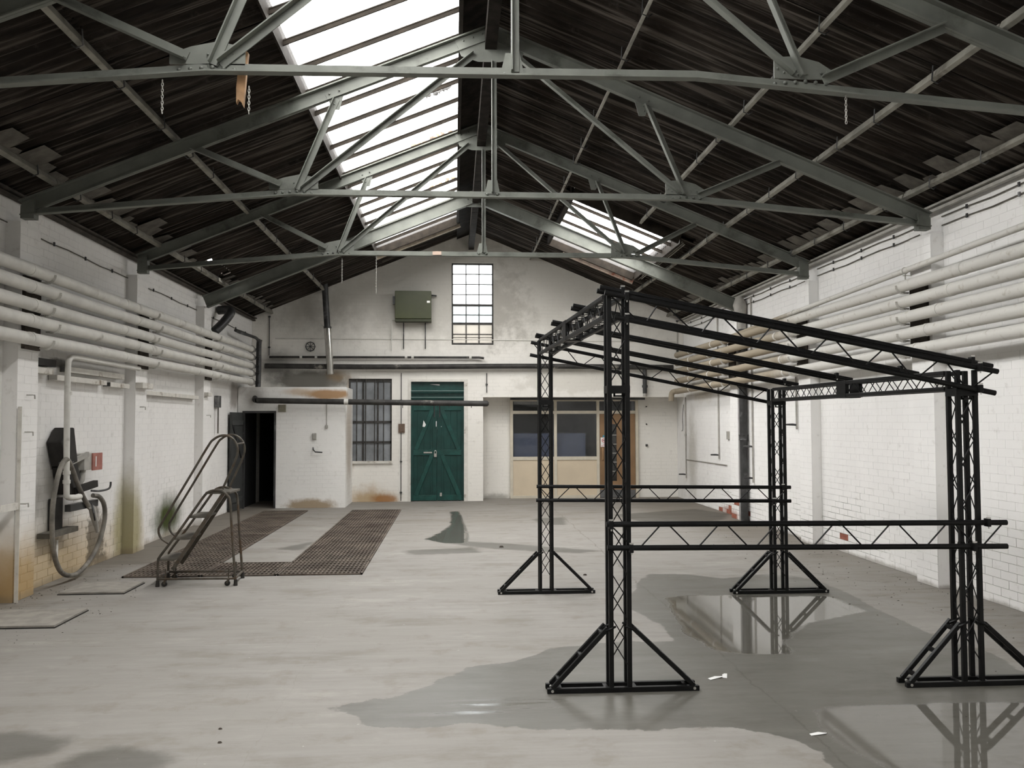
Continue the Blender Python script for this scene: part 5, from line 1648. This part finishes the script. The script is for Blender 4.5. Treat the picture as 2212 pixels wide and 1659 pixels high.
# ------------------------------------------------------------------ fittings on the right wall
root = thing('downpipe', (4.67, 13.85, 0), 'black cast iron downpipe beside the far pilaster behind the gantry', 'downpipe')
obj('pipe', MB().tube([(4.672, 13.86, 0.0), (4.672, 13.86, 3.2)], 0.062, 16), M_iron, root, smooth=True)
for z in (1.30, 2.75):
    obj('collar', MB().tube([(4.672, 13.86, z), (4.672, 13.86, z + 0.015), (4.672, 13.86, z + 0.07), (4.672, 13.86, z + 0.085)], [0.078, 0.07, 0.07, 0.078], 16), M_iron, root, smooth=True)
obj('hopper', MB().tube([(4.672, 13.86, 3.10), (4.672, 13.86, 3.22), (4.64, 13.86, 3.5), (4.63, 13.86, 3.62)], [0.064, 0.075, 0.11, 0.06], 14), M_lightgrey, root, smooth=True)
for (y, z0, z1, tails, lab) in ((11.8, 1.54, 2.25, [1.55], 'thin drop conduit with a tap, nearest along the wall behind the gantry'),
                                (13.6, 0.68, 3.6, [0.70, 1.20], 'thin drop conduit with two taps beside the black downpipe'),
                                (15.38, 0.98, 3.62, [1.0], 'thin drop conduit with one tap beyond the black downpipe'),
                                (17.62, 0.5, 2.1, [0.52], 'farthest thin drop conduit with a tap in the gable corner')):
    root = thing('drop_conduit', (4.72, y, z0), lab, 'conduit', 'drop conduits behind the gantry')
    obj('pipe', MB().cyl((4.73, y, z0 - 0.05), (4.73, y, z1), 0.013, 8), M_lightgrey, root)
    for z in tails:
        obj('tap', MB().tube([(4.72, y, z), (4.67, y, z + 0.005), (4.58, y, z + 0.005)], [0.014, 0.016, 0.012], 8), M_iron, root, smooth=True)
    obj('union', MB().cyl((4.73, y, (z0 + z1) / 2), (4.73, y, (z0 + z1) / 2 + 0.05), 0.019, 8), M_lightgrey, root)
tag(obj('level_conduit', MB().tube([(4.735, 17.6, 0.83), (4.735, 16.0, 0.835), (4.735, 14.95, 0.84)], 0.009, 6), M_lightgrey), 'thin level conduit low on the wall between the far conduits', 'conduit')
for (y, z, h_, lab) in ((14.86, 1.36, 0.07, 'tiny square plate on the wall just past the downpipe'), (14.62, 1.11, 0.12, 'tall thin plate on the wall just past the downpipe')):
    tag(obj('wall_plate', MB().box(4.72, 4.748, y - 0.05, y + 0.05, z - h_, z + h_), M_lightgrey, bevel=0.003), lab, 'plate')
tag(obj('loose_wire', MB().tube(smooth_path([(4.72, 17.72, 1.95), (4.70, 17.74, 1.7), (4.70, 17.72, 1.5), (4.66, 17.6, 1.42), (4.62, 17.5, 1.41)], 4), 0.006, 5), M_iron), 'loose black wire hanging by the recess corner', 'wire')

# ------------------------------------------------------------------ floor gratings and covers
def grate_panel(x0, x1, y0, y1, label):
    root = thing('floor_grating', ((x0 + x1) / 2, (y0 + y1) / 2, 0.0), label, 'floor grating', 'rusty floor gratings')
    obj('pit_shade', MB().box(x0, x1, y0, y1, 0.0, 0.003), M_tank, root)  # near-black sheet stands in for the shaded pit below the bars
    mb = MB()
    for (a, b_, c, d) in ((x0, x1, y0, y0 + 0.02), (x0, x1, y1 - 0.02, y1), (x0, x0 + 0.02, y0, y1), (x1 - 0.02, x1, y0, y1)):
        mb.box(a, b_, c, d, 0.001, 0.016)
    obj('rim', mb, M_rust, root)
    mb = MB()
    n_ = round((x1 - x0) / 0.045)
    for k in range(1, n_):
        x = x0 + (x1 - x0) * k / n_
        mb.box(x - 0.010, x + 0.010, y0 + 0.02, y1 - 0.02, 0.002, 0.012)
    o_ = obj('bearing_bars', mb, M_rust, root); o_['kind'] = 'stuff'
    mb = MB()
    n_ = max(2, round((y1 - y0) / 0.12))
    for k in range(1, n_):
        y = y0 + (y1 - y0) * k / n_
        mb.box(x0 + 0.02, x1 - 0.02, y - 0.012, y + 0.012, 0.003, 0.015)
    o_ = obj('cross_bars', mb, M_rust, root); o_['kind'] = 'stuff'
    return root


ORD = ['nearest', 'second nearest', 'third nearest', 'fourth nearest', 'fifth nearest', 'sixth nearest', 'seventh nearest', 'farthest']
for k in range(8):
    a, b_ = 9.33 + k * 0.842, 9.33 + (k + 1) * 0.842 - 0.008
    grate_panel(-3.43, -2.64, a, b_, f'{ORD[k]} rusty grating in the strip under and behind the steps')
    grate_panel(-1.85, -0.965, a, b_, f'{ORD[k]} rusty grating in the strip leading to the barred window')
grate_panel(-2.63, -1.86, 9.33, 10.16, 'rusty grating joining the two grating strips beside the steps')
for (x0, x1, y0, y1, lab) in ((-3.95, -3.12, 7.11, 7.73, 'raised floor cover with dark edges at the photo edge'), (-3.68, -3.09, 8.46, 9.0, 'raised floor cover with dark edges below the hose')):
    root = thing('floor_cover', ((x0 + x1) / 2, (y0 + y1) / 2, 0), lab, 'floor cover', 'raised floor covers')
    obj('slab', MB().box(x0, x1, y0, y1, 0.004, 0.022), simple('cover_concrete', (0.30, 0.28, 0.25), 0.85, var=0.15), root)
    obj('rim', MB().box(x0 - 0.008, x1 + 0.008, y0 - 0.008, y1 + 0.008, 0.0, 0.008), M_tank, root)

# litter on the floor
for (x, y, r, rot, lab) in ((1.63, 5.42, 0.035, 0.4, 'folded white paper scrap on the wet floor behind the near tower'), (1.70, 5.46, 0.03, 1.2, 'white paper strip crossing the folded scrap on the wet floor'),
                            (1.86, 4.42, 0.03, 0.1, 'white paper scrap at the floor joint nearest the viewer')):
    c, s_ = math.cos(rot), math.sin(rot)
    pts = [(-1.6, -0.5), (1.2, -0.35), (1.7, 0.3), (0.2, 0.6), (-1.5, 0.4)]
    P_ = [(x + r * (a * c - b_ * s_), y + r * (a * s_ + b_ * c)) for a, b_ in pts]
    mb = MB().add([(p[0], p[1], 0.001 + 0.004 * (i % 2)) for i, p in enumerate(P_)] + [(p[0], p[1], 0.002 + 0.004 * (i % 2)) for i, p in enumerate(P_)],
                  [(4, 3, 2, 1, 0), (5, 6, 7, 8, 9)] + [(i, (i + 1) % 5, 5 + (i + 1) % 5, 5 + i) for i in range(5)])
    tag(obj('paper_scrap', mb, M_paper), lab, 'paper')
for (x, y, r, lab) in ((-1.22, 4.72, 0.011, 'small dark stone beside the floor crack'), (-1.17, 4.52, 0.012, 'small dark stone nearest the viewer beside the crack'), (1.36, 9.1, 0.022, 'small dark stone on the floor behind the back tower rail'),
                       (0.6, 11.2, 0.03, 'small dark stone in the thin puddle')):
    mb = MB()
    V_ = []
    for k in range(8):
        a = 2 * PI * k / 8
        V_.append((x + r * (1 + 0.3 * math.sin(3 * a)) * math.cos(a), y + 0.7 * r * math.sin(a), 0.0))
    for k in range(8):
        a = 2 * PI * k / 8
        V_.append((x + 0.6 * r * math.cos(a), y + 0.4 * r * math.sin(a), r * 0.7))
    mb.add(V_, [(k, (k + 1) % 8, 8 + (k + 1) % 8, 8 + k) for k in range(8)] + [tuple(range(8, 16)), tuple(range(7, -1, -1))])
    tag(obj('stone', mb, M_timber, smooth=True), lab, 'stone')

# clipped cables along the heads of the side walls
for (x, z0, z1, y0, y1, lab) in ((-4.045, 3.45, 3.34, 4.0, 17.6, 'thin clipped cable running along the head of the hose wall'),
                                 (4.735, 3.58, 3.59, 4.0, 17.4, 'upper thin clipped cable along the head of the wall behind the gantry'),
                                 (4.735, 3.50, 3.49, 4.0, 17.4, 'lower thin clipped cable along the head of the wall behind the gantry')):
    root = thing('wall_cable', (x, 10, min(z0, z1)), lab, 'cable')
    spans = [y0] + [v for t_ in TY for v in (t_ - 0.04, t_ + 0.37)] + [y1]
    for a, b_ in zip(spans[::2], spans[1::2]):
        za_, zb_ = (z0 + (z1 - z0) * (q - y0) / (y1 - y0) for q in (a, b_))
        obj('cable', MB().tube([(x, a + (b_ - a) * k / 6, za_ + (zb_ - za_) * k / 6 - 0.008 * math.sin(k * 2.0)) for k in range(7)], 0.006, 5), M_tread, root)
        for q in np.arange(a + 0.5, b_ - 0.2, 0.75):
            zq = z0 + (z1 - z0) * (q - y0) / (y1 - y0)
            sx_ = 1 if x < 0 else -1
            obj('cable_clip', MB().box(min(x, x + sx_ * 0.014), max(x, x + sx_ * 0.014), q, q + 0.02, zq - 0.02, zq + 0.02), M_iron, root)

# grit swept against the walls
def grit(n, xa, xb, ya, yb, label, bias):
    mb = MB()
    for k in range(n):
        x = xa + (xb - xa) * random.random() ** bias
        y = random.uniform(ya, yb)
        r = random.choice((0.002, 0.003, 0.004, 0.007)) * random.uniform(0.7, 1.4)
        a = random.uniform(0, PI)
        c_, q_ = math.cos(a) * r, math.sin(a) * r
        mb.add([(x + c_ * 1.5, y + q_, 0.0), (x - q_, y + c_, 0.0), (x - c_ * 1.5, y - q_, 0.0), (x + q_, y - c_, 0.0), (x, y, r * 0.7)], [(0, 1, 4), (1, 2, 4), (2, 3, 4), (3, 0, 4)])
    o_ = tag(obj('floor_grit', mb, M_timber), label, 'grit'); o_['kind'] = 'stuff'


grit(420, 4.58, 3.3, 5.3, 13.5, 'dark grit scattered along the foot of the wall behind the gantry', 1.8)
grit(260, -3.9, -2.9, 6.6, 10.2, 'dark grit scattered over the floor covers below the hose', 1.3)
